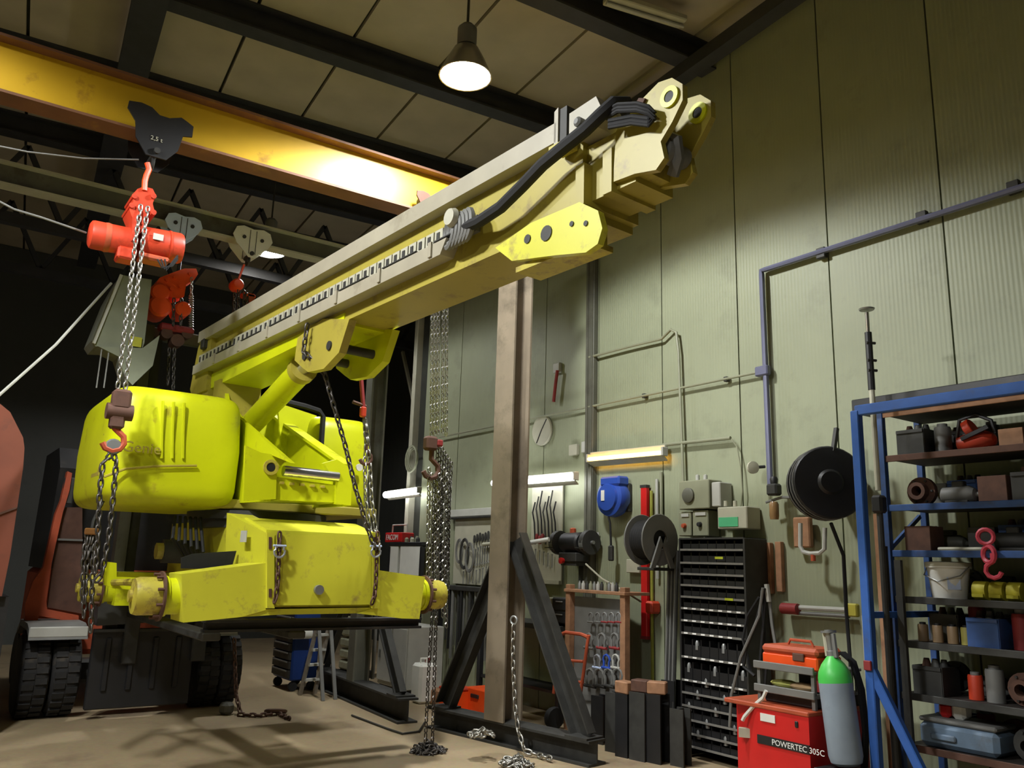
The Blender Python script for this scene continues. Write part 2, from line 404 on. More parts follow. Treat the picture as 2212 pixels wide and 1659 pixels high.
# ------------------------------------------------------------------ gantry cranes
def gantry(label, ends, zlo, zhi, fl, mweb, mfl, stands):
    a, b = V3((*ends[0], 0)), V3((*ends[1], 0)); d = (b - a).normalized()
    t = thing('gantry_crane', label, 'crane', (a + b) / 2)
    za, zb = V3((0, 0, zlo)), V3((0, 0, zhi)); zm = V3((0, 0, (zlo + zhi) / 2))
    G().bar(a + zm, b + zm, 0.016, zhi - zlo - 0.04).build('beam_web', mweb, t)
    G().bar(a + zb - V3((0, 0, .01)), b + zb - V3((0, 0, .01)), fl, 0.022).build('beam_flange', mfl, t)
    G().bar(a + za + V3((0, 0, .01)), b + za + V3((0, 0, .01)), fl, 0.022).build('beam_flange', mfl, t)
    for (base0, base1, foot, s, ztop, lm, bz, bh, bw) in stands:
        p0, p1, f = V3((*base0, bh / 2)), V3((*base1, bh / 2)), V3((*foot, 0))
        G().ibeam(p0, p1, 0.22, bh, 0.02, 0.014).build('base_beam', IRON, t)
        u = (p1 - p0).normalized(); nx = V3((u.y, -u.x, 0))
        if nx.x < 0: nx = -nx
        G().ibeam(f + V3((0, 0, bh)), f + V3((0, 0, ztop)), s, s, 0.022, 0.015, up=nx).build('column', lm, t)
        for q, zt in ((p0.lerp(p1, 0.07), bz[0]), (p0.lerp(p1, 0.93), bz[1])):
            q = V3((q.x, q.y, bh)); top = V3((f.x, f.y, zt)) + (q - f).normalized() * (s * 0.45)
            top.z = zt
            G().channel(q, top, bw, bw * 0.5, 0.014, up=-nx).build('brace', IRON, t)
            G().box(q + V3((0, 0, 0.008)), (0.24, 0.22, 0.016), rz=math.atan2(u.y, u.x)).build('foot_plate', IRON, t)
        G().box((f.x, f.y, ztop + 0.012), (s * 1.5, s * 1.5, 0.024), rz=math.atan2(u.y, u.x)).build('head_plate', lm, t)
    return t
gB = gantry('yellow gantry crane beam on a brown H-section post with splayed braces', ((-2.0, 6.84), (4.98, 6.60)), 4.86, 5.32, 0.22, YELB, FLB,
            [((4.519, 7.55), (4.871, 5.51), (4.685, 6.606), 0.25, 4.83, COLM, (1.55, 1.85), 0.2, 0.2),
             ((-1.85, 7.8), (-1.75, 5.8), (-1.8, 6.83), 0.25, 4.83, COLM, (1.55, 1.85), 0.2, 0.2)])
G().cyl(px(1100, 1180, X=4.75), px(1186, 1165, X=4.95), 0.022, n=10).build('handle_bar', GRY, gB)
gA = gantry('slim grey gantry crane behind the boom with a dark braced post', ((-2.2, 9.35), (4.7, 9.2)), 5.15, 5.40, 0.17, IRONG, CRM,  # cream flanges paint the light on the edges of a dark beam
            [((4.567, 10.6), (4.354, 7.80), (4.45, 9.2), 0.2, 5.12, IRONG, (1.6, 1.6), 0.24, 0.15),
             ((-2.0, 10.6), (-2.0, 7.9), (-2.0, 9.34), 0.2, 5.12, IRONG, (1.6, 1.6), 0.24, 0.15)])
# ------------------------------------------------------------------ the boom lift hanging in chains
BL = thing('boom_lift', 'yellow telescopic boom lift without wheels hanging in chains', 'boom lift', (2.5, 7.3, 1.1))
# ---- chassis
YF = 6.05
def fr(u, v, Y=YF): return px(u, v, Y=Y)
ch = G()
def plate(g, pts, th, Y=YF): return g.prism([fr(u, v, Y) for u, v in pts], (0, th, 0))
left = [(392, 1240), (574, 1216), (574, 1318), (520, 1333), (440, 1341), (396, 1345)]
right = [(820, 1232), (918, 1246), (906, 1337), (868, 1336), (770, 1325), (820, 1310)]
axl = plate(G(), left, 0.34).build('front_axle', YELC, BL)
axr = plate(G(), right, 0.34).build('front_axle', YELC, BL)
# wide shallow belly under the front plate
plate(G(), [(574, 1316), (822, 1312), (870, 1336), (770, 1325), (600, 1328), (520, 1333)], 0.30, YF + 0.01).build('belly_plate', YELC, BL)
cx0, cx1 = fr(574, 1200).x, fr(822, 1200).x
zt, zb = fr(700, 1150).z, fr(700, 1312).z
cbody = G()
cbody.prism([V3((cx0, YF + 0.03, zb)), V3((cx0, YF + 0.03, zt)), V3((cx0, YF + 0.5, zt + 0.1)), V3((cx0, 8.85, zt + 0.1)), V3((cx0, 8.85, zb))], (cx1 - cx0, 0, 0))
cb = cbody.build('chassis_frame', YELC, BL)
# angled cheek on the left side and its top
ck = G(); q0, q1 = fr(574, 1150), fr(574, 1314); q2 = px(490, 1108, Y=6.75); q3 = px(486, 1232, Y=6.75)
ck.prism([q0 + V3((0, .02, 0)), q1 + V3((0, .02, 0)), q3, q2], (0.25, 0.12, 0)).build('cheek_plate', YELC, BL)
# front cover plate with rim, slots, bolt
fp = plate(G(), [(596, 1156), (802, 1156), (802, 1306), (596, 1308)], 0.02, YF - 0.025).build('front_cover', YELC, BL)
for x0 in (577, 804):
    rim = plate(G(), [(x0, 1150), (x0 + 16, 1150), (x0 + 16, 1314), (x0, 1314)], 0.06, YF - 0.03).build('lashing_rail', YELC, BL)
    for (y0, y1) in ((1160, 1186), (1272, 1290)):
        plate(G(), [(x0 + 4, y0), (x0 + 10, y0), (x0 + 10, y1), (x0 + 4, y1)], 0.012, YF - 0.036).build('slot', RUST, rim)
c = fr(687, 1274, YF - 0.03)
G().cyl(c, c - V3((0, 0.03, 0)), 0.036, n=12).build('drain_plug', ZINC, fp)
plate(G(), [(531, 1143), (556, 1143), (556, 1164), (531, 1164)], 0.004, YF - 0.004 + 0.35)
c = px(545, 1153, Y=6.3)
d0 = (q2 - q0).normalized(); nrm = V3((d0.y, -d0.x, 0)).normalized()
sc = q0.lerp(q2, 0.45); sc = V3((sc.x, sc.y, sc.z - 0.10))
G().box(sc - V3((0.03, 0.035, 0)), (0.10, 0.006, 0.085), rz=math.atan2(d0.y, d0.x)).build('sticker', GRY, BL)
# hubs, front and rear
def hub(x, y, z, s, r, parent, mat_o):
    h = G().lathe([(r * 0.92, 0.0), (r * 0.92, 0.09), (r * 1.02, 0.09), (r * 1.02, 0.12)], (x, y, z), (s, 0, 0), 20).build('hub_drum', YEL, parent)
    G().lathe([(r * 1.25, 0.12), (r * 1.25, 0.135)], (x, y, z), (s, 0, 0), 24).build('hub_flange', RUST, h)
    G().lathe([(r * 0.95, 0.135), (r * 0.95, 0.27), (r * 0.88, 0.30), (r * 0.3, 0.31), (r * 0.3, 0.33)], (x, y, z), (s, 0, 0), 20).build('gearbox_cover', mat_o, h)
    for i in range(9):
        a = 2 * math.pi * i / 9; c = V3((x + s * 0.135, y + r * 1.1 * math.cos(a), z + r * 1.1 * math.sin(a)))
        G().cyl(c, c + V3((s * 0.04, 0, 0)), 0.012, n=6).build('wheel_stud', RUST, h)
pl, pr_ = fr(388, 1288, 6.2), fr(915, 1290, 6.2)
hub(pl.x, 6.22, pl.z, -1, 0.135, BL, YELD); hub(pr_.x - 0.12, 6.22, pr_.z + 0.02, 1, 0.125, BL, YELD)
ra = G().prism([V3((1.62, 8.5, 1.12)), V3((3.45, 8.5, 1.12)), V3((3.45, 8.5, 1.42)), V3((1.62, 8.5, 1.42))], (0, 0.34, 0)).build('rear_axle', YEL, BL)
hub(1.64, 8.66, 1.27, -1, 0.135, BL, YELD); hub(3.43, 8.66, 1.27, 1, 0.135, BL, YELD)
# steering yoke, tie rods, rubber flap, hoses in the open left side
yk = G().prism([px(u, v, Y=7.3) for u, v in ((226, 1213), (252, 1216), (252, 1246), (318, 1249), (318, 1256), (252, 1256), (250, 1272), (226, 1264))], (0, 0.05, 0)).build('steering_yoke', YEL, BL)
G().prism([px(u, v, Y=7.3) for u, v in ((246, 1263), (322, 1270), (322, 1277), (246, 1271))], (0, 0.08, 0)).build('yoke_plate', YEL, yk)
G().cyl(px(245, 1258, Y=7.3), px(345, 1256, Y=6.5), 0.025, n=8).build('tie_rod', YELD, BL)
G().prism([px(u, v, Y=6.5) for u, v in ((392, 1205), (418, 1196), (511, 1190), (502, 1222), (470, 1228), (392, 1228))], (0, 0.02, 0.0)).build('rubber_flap', BLK, BL)
G().box((2.35, 7.1, 1.44), (0.62, 0.7, 0.10), bev=0.01).build('drive_shelf', YELF, BL)
ma = G().cyl((1.75, 7.5, 1.62), (2.06, 7.5, 1.62), 0.10, n=14).build('hydraulic_motor', IRON, BL)
G().cyl((1.70, 7.5, 1.62), (1.75, 7.5, 1.62), 0.07, n=10).build('motor_cap', YELF, ma)
for k in range(6):
    G().tube([(1.75 + .04 * k, 7.2, 1.9), (1.70 + .05 * k, 7.0, 1.72 - .02 * k), (1.82 + .03 * k, 7.1, 1.58), (2.02, 7.3 + .05 * k, 1.56)], 0.014, 6).build('hydraulic_hose', BLK, BL)
# slewing ring and turret floor
TC = V3((2.52, 7.45, 0))
G().lathe([(0.55, 1.83), (0.55, 1.90), (0.60, 1.90), (0.60, 1.97), (0.5, 1.97)], TC, n=32).build('slewing_ring', IRON, BL)
tf = G().box((2.52, 7.75, 2.02), (1.9, 1.5, 0.08), bev=0.01).build('turret_floor', YELF, BL)
# ---- turret side frames: plates rising from the front pin to the boom pivot
def yz(pts, X): return [V3((X, y, z)) for y, z in pts]
XL, XR = 2.20, 2.84
YT = 6.35
pa, pb = px(628, 1000, X=XL), px(520, 905, X=XL)
ra_, rb_ = px(748, 1008, X=XR), px(512, 842, X=XR)
sides = {XL: [(YT, 2.02), (YT, 2.38), (pa.y, pa.z), (pb.y, pb.z), (pb.y + 0.5, pb.z + 0.25), (8.1, 3.5), (8.35, 3.64), (8.75, 3.62), (8.85, 3.3), (8.5, 2.06)],
         XR: [(ra_.y, 2.02), (ra_.y, ra_.z), (rb_.y, rb_.z), (8.9, 3.5), (8.9, 3.3), (8.5, 2.06)]}
for X in (XL, XR):
    p = G().prism(yz(sides[X], X), (0.035, 0, 0)).build('turret_side_frame', YEL, BL)
    if X == XR:
        G().bar(ra_ + V3((0, 0, .01)), rb_ + V3((0, 0, .01)), 0.11, 0.025, up=(0, -0.5, 1)).build('edge_flange', YEL, p)
        m_ = ra_.lerp(rb_, 0.66); G().bar(m_ + V3((0, 0, .025)), rb_ + V3((0, 0, .025)), 0.115, 0.012, up=(0, -0.5, 1)).build('lit_edge_strip', WHT, p)  # white strip paints the light on the upper flange edge
# pin boss on the left cheek, bright cross tube, lower cross box
bs = px(583, 1010, Y=YT - 0.02)
fc = G().prism([px(u, v, Y=YT - 0.03) for u, v in ((530, 962), (565, 978), (603, 984), (622, 992), (598, 1015), (596, 1078), (526, 1082))], (0, 0.03, 0)).build('front_cheek', YEL, BL)
G().lathe([(0.06, 0), (0.06, 0.02), (0.038, 0.02), (0.038, 0.012), (0.0001, 0.012)], bs - V3((0, 0.012, 0)), (0, -1, 0), 20).build('pin_boss', YELD, fc)
G().lathe([(0.034, 0), (0.0001, 0.001)], bs - V3((0, 0.026, 0)), (0, -1, 0), 16).build('pin_hole', CLR, fc)
a, b = px(612, 1017, Y=YT), px(730, 1030, Y=YT)
G().cyl(a, b, 0.042, n=16).build('cross_tube', CHROME, BL)
xb = G().prism([px(u, v, Y=YT) for u, v in ((596, 1030), (742, 1050), (742, 1086), (596, 1080))], (0, 0.5, 0)).build('cross_box', YEL, BL)
for k in range(5):
    p = px(608 + 22 * k, 1043 + 2 * k, Y=YT - 0.01)
    G().box(p, (0.035, 0.03, 0.02)).build('valve_block', YELD, xb)
rp_ = G().prism([px(u, v, Y=YT - 0.02) for u, v in ((700, 1000), (728, 992), (752, 1008), (760, 1040), (758, 1092), (724, 1088), (726, 1040), (712, 1020))], (0, 0.06, 0)).build('front_cheek', YEL, BL)
G().box((2.55, 8.2, 2.55), (0.62, 0.05, 1.0)).build('rear_bulkhead', YEL, BL)
# ---- side covers: rounded moulded shells
def shell(x0, x1, y0, y1, z0, z1, r, name, taper=0.06, bulge=0.05, open_in=None):
    "super-ellipse rounded moulding with a bowed front and pulled-in top"
    g = G(); nu, nv = 40, 18; cx, cy, cz = (x0 + x1) / 2, (y0 + y1) / 2, (z0 + z1) / 2
    hx, hy, hz = (x1 - x0) / 2, (y1 - y0) / 2, (z1 - z0) / 2
    def se(c, e): return math.copysign(abs(c) ** e, c)
    vs = []
    for j in range(nv + 1):
        t = -math.pi / 2 + math.pi * j / nv; st, ct = se(math.sin(t), 0.22), abs(math.cos(t)) ** 0.22
        for i in range(nu):
            a = 2 * math.pi * (i + 0.5) / nu
            u, v = se(math.cos(a), 0.22), se(math.sin(a), 0.22)
            z = st; k = 1 - taper * max(0, z) ** 2 - 0.03 * max(0, -z) ** 3
            vs.append(V3((cx + hx * u * ct * k, cy + hy * v * ct * k - bulge * (1 - (u * 0.8) ** 2) * (1 if v < -0.5 else 0), cz + hz * z)))
    fs = [(j * nu + i, j * nu + (i + 1) % nu, (j + 1) * nu + (i + 1) % nu, (j + 1) * nu + i) for j in range(nv) for i in range(nu)]
    g.add(vs, fs); return g.build(name, YEL, BL, ang=50)
CYF = 6.92
cl = shell(1.13, 2.18, CYF, 8.6, px(330, 1092, Y=CYF).z, px(400, 838, Y=CYF).z, 0.15, 'side_cover')
cr = shell(3.02, 3.66, 7.55, 8.9, 2.03, 2.98, 0.15, 'side_cover')
# relief on the left cover: ribs, crease, vent recess and raised lettering
yf = CYF - 0.062
def relief(pts, r, y=yf): return G().tube([px(u, v, Y=y) for u, v in pts], r, 6)
relief([(225, 1030), (270, 1013), (340, 1007), (425, 1006)], 0.010, yf + 0.004).build('moulded_crease', YELF, cl)
for u in (352, 375, 398):
    relief([(u, 866 + (u - 352) * .1), (u - 2, 930), (u - 3, 990)], 0.012, yf + 0.012).build('moulded_rib', YEL, cl)
G().box((1.145, 7.35, 2.35), (0.02, 0.35, 0.34), bev=0.006).build('vent_recess', YELF, cl)
a = px(262, 974, Y=yf)
G().text('Genie', 0.118, a, (1, 0, 0), (0, 0, 1), 0.008).build('raised_lettering', YELF, cl)
# dark seal and inner liner of the right cover
g = G(); pts = [px(u, v, Y=7.5) for u, v in ((618, 868), (660, 878), (690, 888), (698, 900), (694, 960), (688, 985))]
g.tube(pts, 0.028, 6); g.build('edge_seal', BLK, cr)
G().prism([px(u, v, Y=7.75) for u, v in ((600, 870), (684, 898), (686, 960), (700, 1010), (610, 1010))], (0, 0.03, 0)).build('inner_liner', YEL, cr)
c = px(775, 1010, Y=7.45); G().cyl(c, c + V3((0, -0.02, 0)), 0.035, n=14).build('work_lamp', WHT, cr)
# ---- lift cylinder
a, b = px(535, 925, X=2.46), px(652, 800, X=2.46); a = a - (b - a) * .15; dd = (b - a).normalized()
cy = G().cyl(a, b, 0.105, n=22).build('lift_cylinder', YEL, BL)
G().cyl(b - dd * 0.03, b + dd * 0.05, 0.118, n=22).build('cylinder_gland', YELF, cy)
G().cyl(b, b + dd * 0.40, 0.060, n=18).build('piston_rod', CHROME, cy)
G().box((2.46, a.y + .02, a.z - .04), (0.28, 0.22, 0.2), bev=0.02).build('cylinder_foot', YEL, BL)
# ---- boom, horizontal, in its own frame: s forward from the tail, t across, z height
BD = V3((0.0669, -0.9977, 0.0136)); BN = V3((0.9978, 0.0669, 0))
B0 = V3((2.1, 8.4, 0))
def bp(s, t, z): return B0 + BD * s + BN * t + V3((0, 0, z))
def bbox(g, s0, s1, t0, t1, z0, z1):
    vs = [bp(s, t, z) for s in (s0, s1) for t in (t0, t1) for z in (z0, z1)]
    return g.add(vs, [(0, 1, 3, 2), (4, 6, 7, 5), (0, 4, 5, 1), (2, 3, 7, 6), (0, 2, 6, 4), (1, 5, 7, 3)])
def bprism(pts, t0, t1): return G().prism([bp(s, t0, z) for s, z in pts], BN * (t1 - t0))
boom = bbox(G(), 0.0, 5.45, 0.03, 0.40, 3.24, 3.70).build('main_boom', YELF, BL)
bprism([(-0.12, 3.22), (-0.02, 3.62), (0.12, 3.77), (0.35, 3.77), (0.35, 3.14), (-0.05, 3.14)], -0.02, 0.42).build('boom_tail', YELF, BL)
bprism([(0.0, 3.30), (0.0, 3.15), (1.5, 3.19), (2.3, 3.21), (3.0, 3.22), (3.0, 3.30)], 0.02, 0.41).build('lower_boom_box', YEL, BL)
for s0, s1 in ((-0.10, 0.03), (0.20, 0.36), (0.5, 0.66)):
    bprism([(s0, 3.20), (s0, 2.88), (s1, 2.88), (s1, 3.20)], 0.0, 0.4).build('pivot_lug', YELF, BL)
# side trays and the cable carrier between them
tr = bprism([(0.05, 3.66), (0.05, 3.77), (5.33, 3.77), (5.33, 3.66)], -0.05, 0.10).build('upper_tray', TRAY, BL)
lt = bprism([(0.05, 3.33), (0.05, 3.42), (4.40, 3.42), (4.34, 3.33)], -0.07, 0.05).build('lower_tray', TRAY, BL)
car = bprism([(0.10, 3.42), (0.10, 3.52), (4.6, 3.52), (4.6, 3.42)], 0.0, 0.05).build('carrier_back', GRYD, BL)
lk = bbox(G(), 0.12, 0.205, -0.045, 0.0, 3.425, 3.515)
lk = lk.build('carrier_link', CRM, BL); l0 = lk.location.copy()
slot = bbox(G(), 0.145, 0.175, -0.05, -0.03, 3.445, 3.495).build('link_slot', IRON, lk)
for k in range(1, 45):
    c = lk.copy(); COL.objects.link(c); c.location = l0 + BD * (0.098 * k); c.parent = BL
    d_ = slot.copy(); COL.objects.link(d_); d_.parent = c
for k in range(7):
    s0 = 0.62 + k * 0.60
    cl_ = bprism([(s0, 3.34), (s0, 3.435), (s0 + 0.035, 3.435), (s0 + 0.035, 3.34)], -0.082, -0.07).build('tray_clip', TRAY, BL)
    bprism([(s0 + 0.05, 3.425), (s0 + 0.05, 3.432), (s0 + 0.45, 3.432), (s0 + 0.45, 3.425)], -0.076, -0.05).build('tray_gap', IRON, cl_)
# bracket for the cylinder head and chain lug
br = bprism([(2.28, 3.26), (2.26, 3.08), (2.42, 2.99), (2.52, 2.94), (2.78, 2.92), (3.0, 3.0), (3.12, 3.22), (2.7, 3.32)], 0.0, 0.06).build('cylinder_bracket', YELF, BL)
bprism([(2.28, 3.26), (2.26, 3.08), (2.42, 2.99), (2.52, 2.94), (2.78, 2.92), (3.0, 3.0), (3.12, 3.22), (2.7, 3.32)], 0.36, 0.42).build('cylinder_bracket', YEL, BL)
for s0, z0 in ((2.45, 3.08), (2.85, 3.08)):
    G().cyl(bp(s0, -0.012, z0), bp(s0, 0.43, z0), 0.035, n=14).build('bracket_pin', IRON, br)
# dark cable bundle drum on the side near the tip
cd_ = G(); c = bp(4.52, -0.03, 3.43)
g = G()
for k in range(6): g.ring(bp(4.42 + .035 * k, -0.06, 3.44), BN + BD * 0.3, 0.085, 0.02, 14, 6)
g.build('cable_bundle', GRYD, BL)
G().lathe([(0.05, 0), (0.06, 0.02), (0.05, 0.05), (0.0001, 0.05)], bp(4.50, -0.08, 3.50), -BN, 14).build('cable_plug', CRM, BL)
g = G().tube([bp(4.6, -0.07, 3.42), bp(4.75, -0.09, 3.40), bp(4.94, -0.09, 3.42), bp(5.12, -0.09, 3.48), bp(5.28, -0.09, 3.54), bp(5.45, -0.09, 3.575), bp(5.58, -0.08, 3.61), bp(5.66, -0.06, 3.66), bp(5.71, -0.02, 3.72), bp(5.73, 0.06, 3.74)], 0.034, 8)
g.build('corrugated_conduit', BLK, BL)
# inner boom section, collars and guide plate
bbox(G(), 5.3, 5.78, 0.06, 0.33, 3.31, 3.62).build('inner_boom', YELF, BL)
bbox(G(), 5.43, 5.49, 0.0, 0.40, 3.28, 3.50).build('boom_collar', YELF, BL)
bbox(G(), 5.60, 5.66, 0.02, 0.34, 3.29, 3.52).build('boom_collar', YELF, BL)
bbox(G(), 5.0, 5.44, 0.03, 0.22, 3.12, 3.30).build('wear_pad_box', YELD, BL)
gp = bprism([(4.80, 3.25), (4.95, 3.13), (5.3, 3.06), (5.52, 3.01), (5.60, 3.03), (5.63, 3.10), (5.60, 3.20), (5.47, 3.29), (5.1, 3.30)], -0.01, 0.03)
gp = gp.build('guide_plate', YELC, BL)
for s0, z0, r in ((5.08, 3.215, 0.025), (5.23, 3.20, 0.042), (5.42, 3.19, 0.014), (5.52, 3.16, 0.014)):
    G().lathe([(r, 0), (r, 0.004), (0.0001, 0.004)], bp(s0, -0.012, z0), -BN, 14).build('plate_hole', IRON, gp)
bbox(G(), 4.95, 5.5, 0.02, 0.20, 3.07, 3.10).build('guide_floor', YELD, BL)
# head: box end, two ear plates with pin holes, worn pivot
bprism([(5.66, 3.34), (5.66, 3.64), (5.80, 3.66), (5.86, 3.50), (5.84, 3.34)], 0.06, 0.24).build('boom_head', YELF, BL)
for t0 in (0.03, 0.235):
    ear = bprism([(5.66, 3.34), (5.68, 3.60), (5.78, 3.66), (5.86, 3.70), (5.95, 3.735), (6.03, 3.72), (6.09, 3.66), (6.09, 3.58), (6.03, 3.50), (5.96, 3.43), (5.98, 3.34), (5.93, 3.30), (5.80, 3.33)], t0, t0 + 0.035).build('ear_plate', YELF, BL)
    G().lathe([(0.052, 0), (0.052, 0.012), (0.028, 0.012), (0.028, 0.006), (0.0001, 0.006)], bp(6.02, t0 - 0.001, 3.625), -BN, 18).build('pin_ring', YEL, ear)
    G().lathe([(0.027, 0), (0.0001, 0.001)], bp(6.02, t0 - 0.009, 3.625), -BN, 14).build('pin_hole', CLR, ear)
G().lathe([(0.05, 0), (0.055, 0.01), (0.055, 0.14), (0.05, 0.15)], bp(5.93, 0.08, 3.42), BN, 16).build('pivot_pin', GRYD, BL)
G().tube([bp(5.90, 0.10, 3.52), bp(5.98, 0.12, 3.46), bp(5.97, 0.14, 3.38), bp(5.92, 0.16, 3.32)], 0.03, 7).build('grey_hose_stub', GRYD, BL)
bprism([(5.80, 3.66), (5.84, 3.70), (5.88, 3.68), (5.85, 3.64)], 0.015, 0.04).build('rust_patch_plate', RUST, BL)
# hoses looping round the head
for k, (z1, z2) in enumerate(((3.68, 3.62), (3.66, 3.60), (3.645, 3.585))):
    G().tube([bp(5.66, -0.02, 3.70 - .02 * k), bp(5.76, -0.04, z1), bp(5.88, -0.04, z1 - .05), bp(5.94, -0.03, z1 - .09), bp(5.96, -0.01, z1 - .12), bp(5.93, -0.02, z1 - .14), bp(5.84, -0.03, z2 - 0.035), bp(5.70, -0.04, z2)], 0.011, 7).build('head_hose', BLK, BL)
# pale junction box on top
bprism([(5.315, 3.64), (5.315, 3.835), (5.345, 3.85), (5.345, 3.65)], -0.05, 0.10).build('box_end_plate', TRAY, BL)
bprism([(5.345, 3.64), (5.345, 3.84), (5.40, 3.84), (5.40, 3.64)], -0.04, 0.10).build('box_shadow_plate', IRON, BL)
jb = bprism([(5.43, 3.64), (5.43, 3.775), (5.62, 3.785), (5.66, 3.70), (5.60, 3.64)], -0.05, 0.10).build('junction_box', TRAY, BL)
G().lathe([(0.026, 0), (0.026, 0.03), (0.015, 0.04), (0.0001, 0.04)], bp(5.52, -0.05, 3.68), -BN, 12).build('cable_gland', GRYD, jb)
bbox(G(), 5.31, 5.42, -0.08, 0.02, 3.60, 3.625).build('box_bracket', YELD, BL)
# marker light on the tail
G().box(bp(0.20, -0.03, 3.62), (0.06, 0.10, 0.10), bev=0.01).build('tail_roller', IRON, BL)
# ------------------------------------------------------------------ trolleys, hoists and chains on the two gantries
def beamY(u, g):  # centre line of the gantry beams
    return 6.84 - 0.24 * (u + 2.0) / 6.98 if g == 'B' else 9.35 - 0.15 * (u + 2.2) / 6.9
def trolley(label, X, Y, zb, wdt, hgt, m, plate_txt=None, heart=False, fl=0.22):
    t = thing('beam_trolley', label, 'trolley', (X, Y, zb - hgt * 0.55))
    w, h = wdt / 2, hgt
    prof = [(-w, h * .32), (-w * .98, h * .46), (-w * .62, h * .5), (-w * .3, h * .47), (-w * .05, h * .36), (w * .25, h * .36), (w * .6, h * .45), (w * .8, h * .40), (w, h * .34), (w, h * .12), (w * .72, h * .08), (w * .62, -h * .25), (w * .3, -h * .5), (-w * .3, -h * .5), (-w * .66, -h * .2), (-w * .72, h * .1)]
    if heart: prof = [(-w, h * .15), (-w * .85, h * .42), (-w * .5, h * .5), (0, h * .44), (w * .5, h * .5), (w * .85, h * .42), (w, h * .15), (w * .8, -h * .1), (w * .15, -h * .5), (-w * .15, -h * .5), (-w * .8, -h * .1)]
    for sg in (-1, 1):
        y = Y + sg * (fl / 2 + 0.03)
        p = G().prism([V3((X + a, y - 0.008, zb + b)) for a, b in prof], (0, 0.016, 0)).build('side_plate', m, t)
        for wx in (-w * .48, w * .48):
            c = V3((X + wx, Y + sg * (fl / 2 - 0.04), zb + 0.075))
            G().cyl(c, c + V3((0, sg * 0.05, 0)), 0.055, n=14).build('wheel', IRON, t)
        if heart:
            for wx in (-w * .45, w * .45):
                c = V3((X + wx, y - 0.009, zb + h * .12))
                G().cyl(c, c - V3((0, 0.012, 0)), 0.022, n=8).build('axle_nut', IRON, p)
            for wx in (-w * .16, w * .16):
                G().box((X + wx, y - 0.01, zb + h * 0.0), (0.006, 0.006, h * .8)).build('plate_seam', IRON, p)
        if plate_txt and sg < 0:
            G().text(plate_txt, 0.05, (X - 0.06, y - 0.012, zb - h * .18), (1, 0, 0), (0, 0, 1), 0.002).build('rating_mark', CRM, p)
    G().cyl((X, Y - fl / 2 - 0.06, zb - h * .38), (X, Y + fl / 2 + 0.06, zb - h * .38), 0.025, n=10).build('suspension_pin', IRON, t)
    G().ring((X, Y, zb - h * .38 - 0.05), (1, 0, 0), 0.055, 0.014, 12, 6).build('suspension_eye', IRON, t)
    return t
pB = px(336, 292, Y=6.73); XB = pB.x; YB = beamY(XB, 'B')
trolley('black cast beam trolley on the yellow crane beam above the red hoist', XB, YB, 4.87, 0.50, 0.42, BLKP, '2,5 t')
p = px(393, 478, Y=9.26); XA1 = p.x
trolley('pale blue beam trolley on the grey crane beam', XA1, beamY(XA1, 'A'), 5.12, 0.40, 0.30, BLUP, heart=True, fl=0.17)
p = px(540, 518, Y=9.24); XA2 = p.x
tw = trolley('off-white beam trolley on the grey crane beam', XA2, beamY(XA2, 'A'), 5.14, 0.46, 0.36, WHT, heart=True, fl=0.17)
p = px(922, 452, Y=6.62); XB2 = p.x
trolley('brown beam trolley at the post end of the yellow crane beam', XB2, beamY(XB2, 'B'), 4.88, 0.36, 0.34, RUST)
def hook(g, c, s, m_dir=(1, 0, 0)):
    c = V3(c); x = V3(m_dir)
    pts = [c + V3((0, 0, 0.11 * s)), c + V3((0, 0, 0.05 * s))] + [c + x * (0.06 * s * math.sin(a)) + V3((0, 0, -0.02 * s + 0.06 * s * math.cos(a))) for a in [math.radians(k) for k in (20, 60, 100, 140, 180, 220, 255)]]
    return g.tube(pts, 0.018 * s, 7)
# ---- big red electric chain hoist
RH = thing('electric_chain_hoist', 'big red electric chain hoist with horizontal motor under the black trolley', 'hoist', (XB, YB, 3.9))
def hb(u, v, dy=0.0): return px(u, v, Y=YB - 0.12 + dy)
G().tube([hb(318, 352), hb(322, 366), hb(316, 380), hb(313, 392), hb(312, 412)], 0.022, 8).build('top_hook', ORA, RH)
fr_ = G().prism([hb(u, v) for u, v in ((297, 408), (312, 402), (330, 408), (336, 420), (330, 440), (334, 458), (322, 466), (306, 500), (284, 520), (286, 470), (279, 452), (288, 436), (286, 420))], (0, 0.24, 0)).build('suspension_frame', RED, RH)
for (u, v) in ((290, 425), (331, 425), (284, 445), (331, 460)):
    c = hb(u, v); G().cyl(c + V3((0, -0.02, 0)), c + V3((0, 0.26, 0)), 0.022, n=8).build('frame_bolt', RED, fr_)
a, b = hb(192, 505, 0.12), hb(290, 525, 0.12)
mo = G().lathe([(0.085, 0.0), (0.105, 0.012), (0.11, 0.03), (0.11, (b - a).length)], a, b - a, 22).build('motor', RED, RH)
G().lathe([(0.112, 0.0), (0.115, 0.02), (0.112, 0.04)], a.lerp(b, 0.32), b - a, 22).build('motor_band', ORD, mo)
a2, b2 = hb(302, 522, 0.12), hb(392, 538, 0.12)
gb = G().lathe([(0.125, 0.0), (0.125, (b2 - a2).length - 0.02), (0.115, (b2 - a2).length)], a2, b2 - a2, 22).build('gearbox', RED, RH)
G().lathe([(0.13, 0.0), (0.13, 0.016)], a2.lerp(b2, 0.66), b2 - a2, 22).build('gearbox_rim', RED, gb)
G().box(hb(342, 512, -0.015), (0.075, 0.006, 0.05), rz=-0.03).build('rating_plate', GRY, gb)
G().box(hb(270, 552, 0.1), (0.13, 0.16, 0.10), bev=0.015).build('brake_box', RED, RH)
G().box(hb(330, 562, 0.1), (0.22, 0.16, 0.05), bev=0.015).build('chain_guide', ORD, RH)
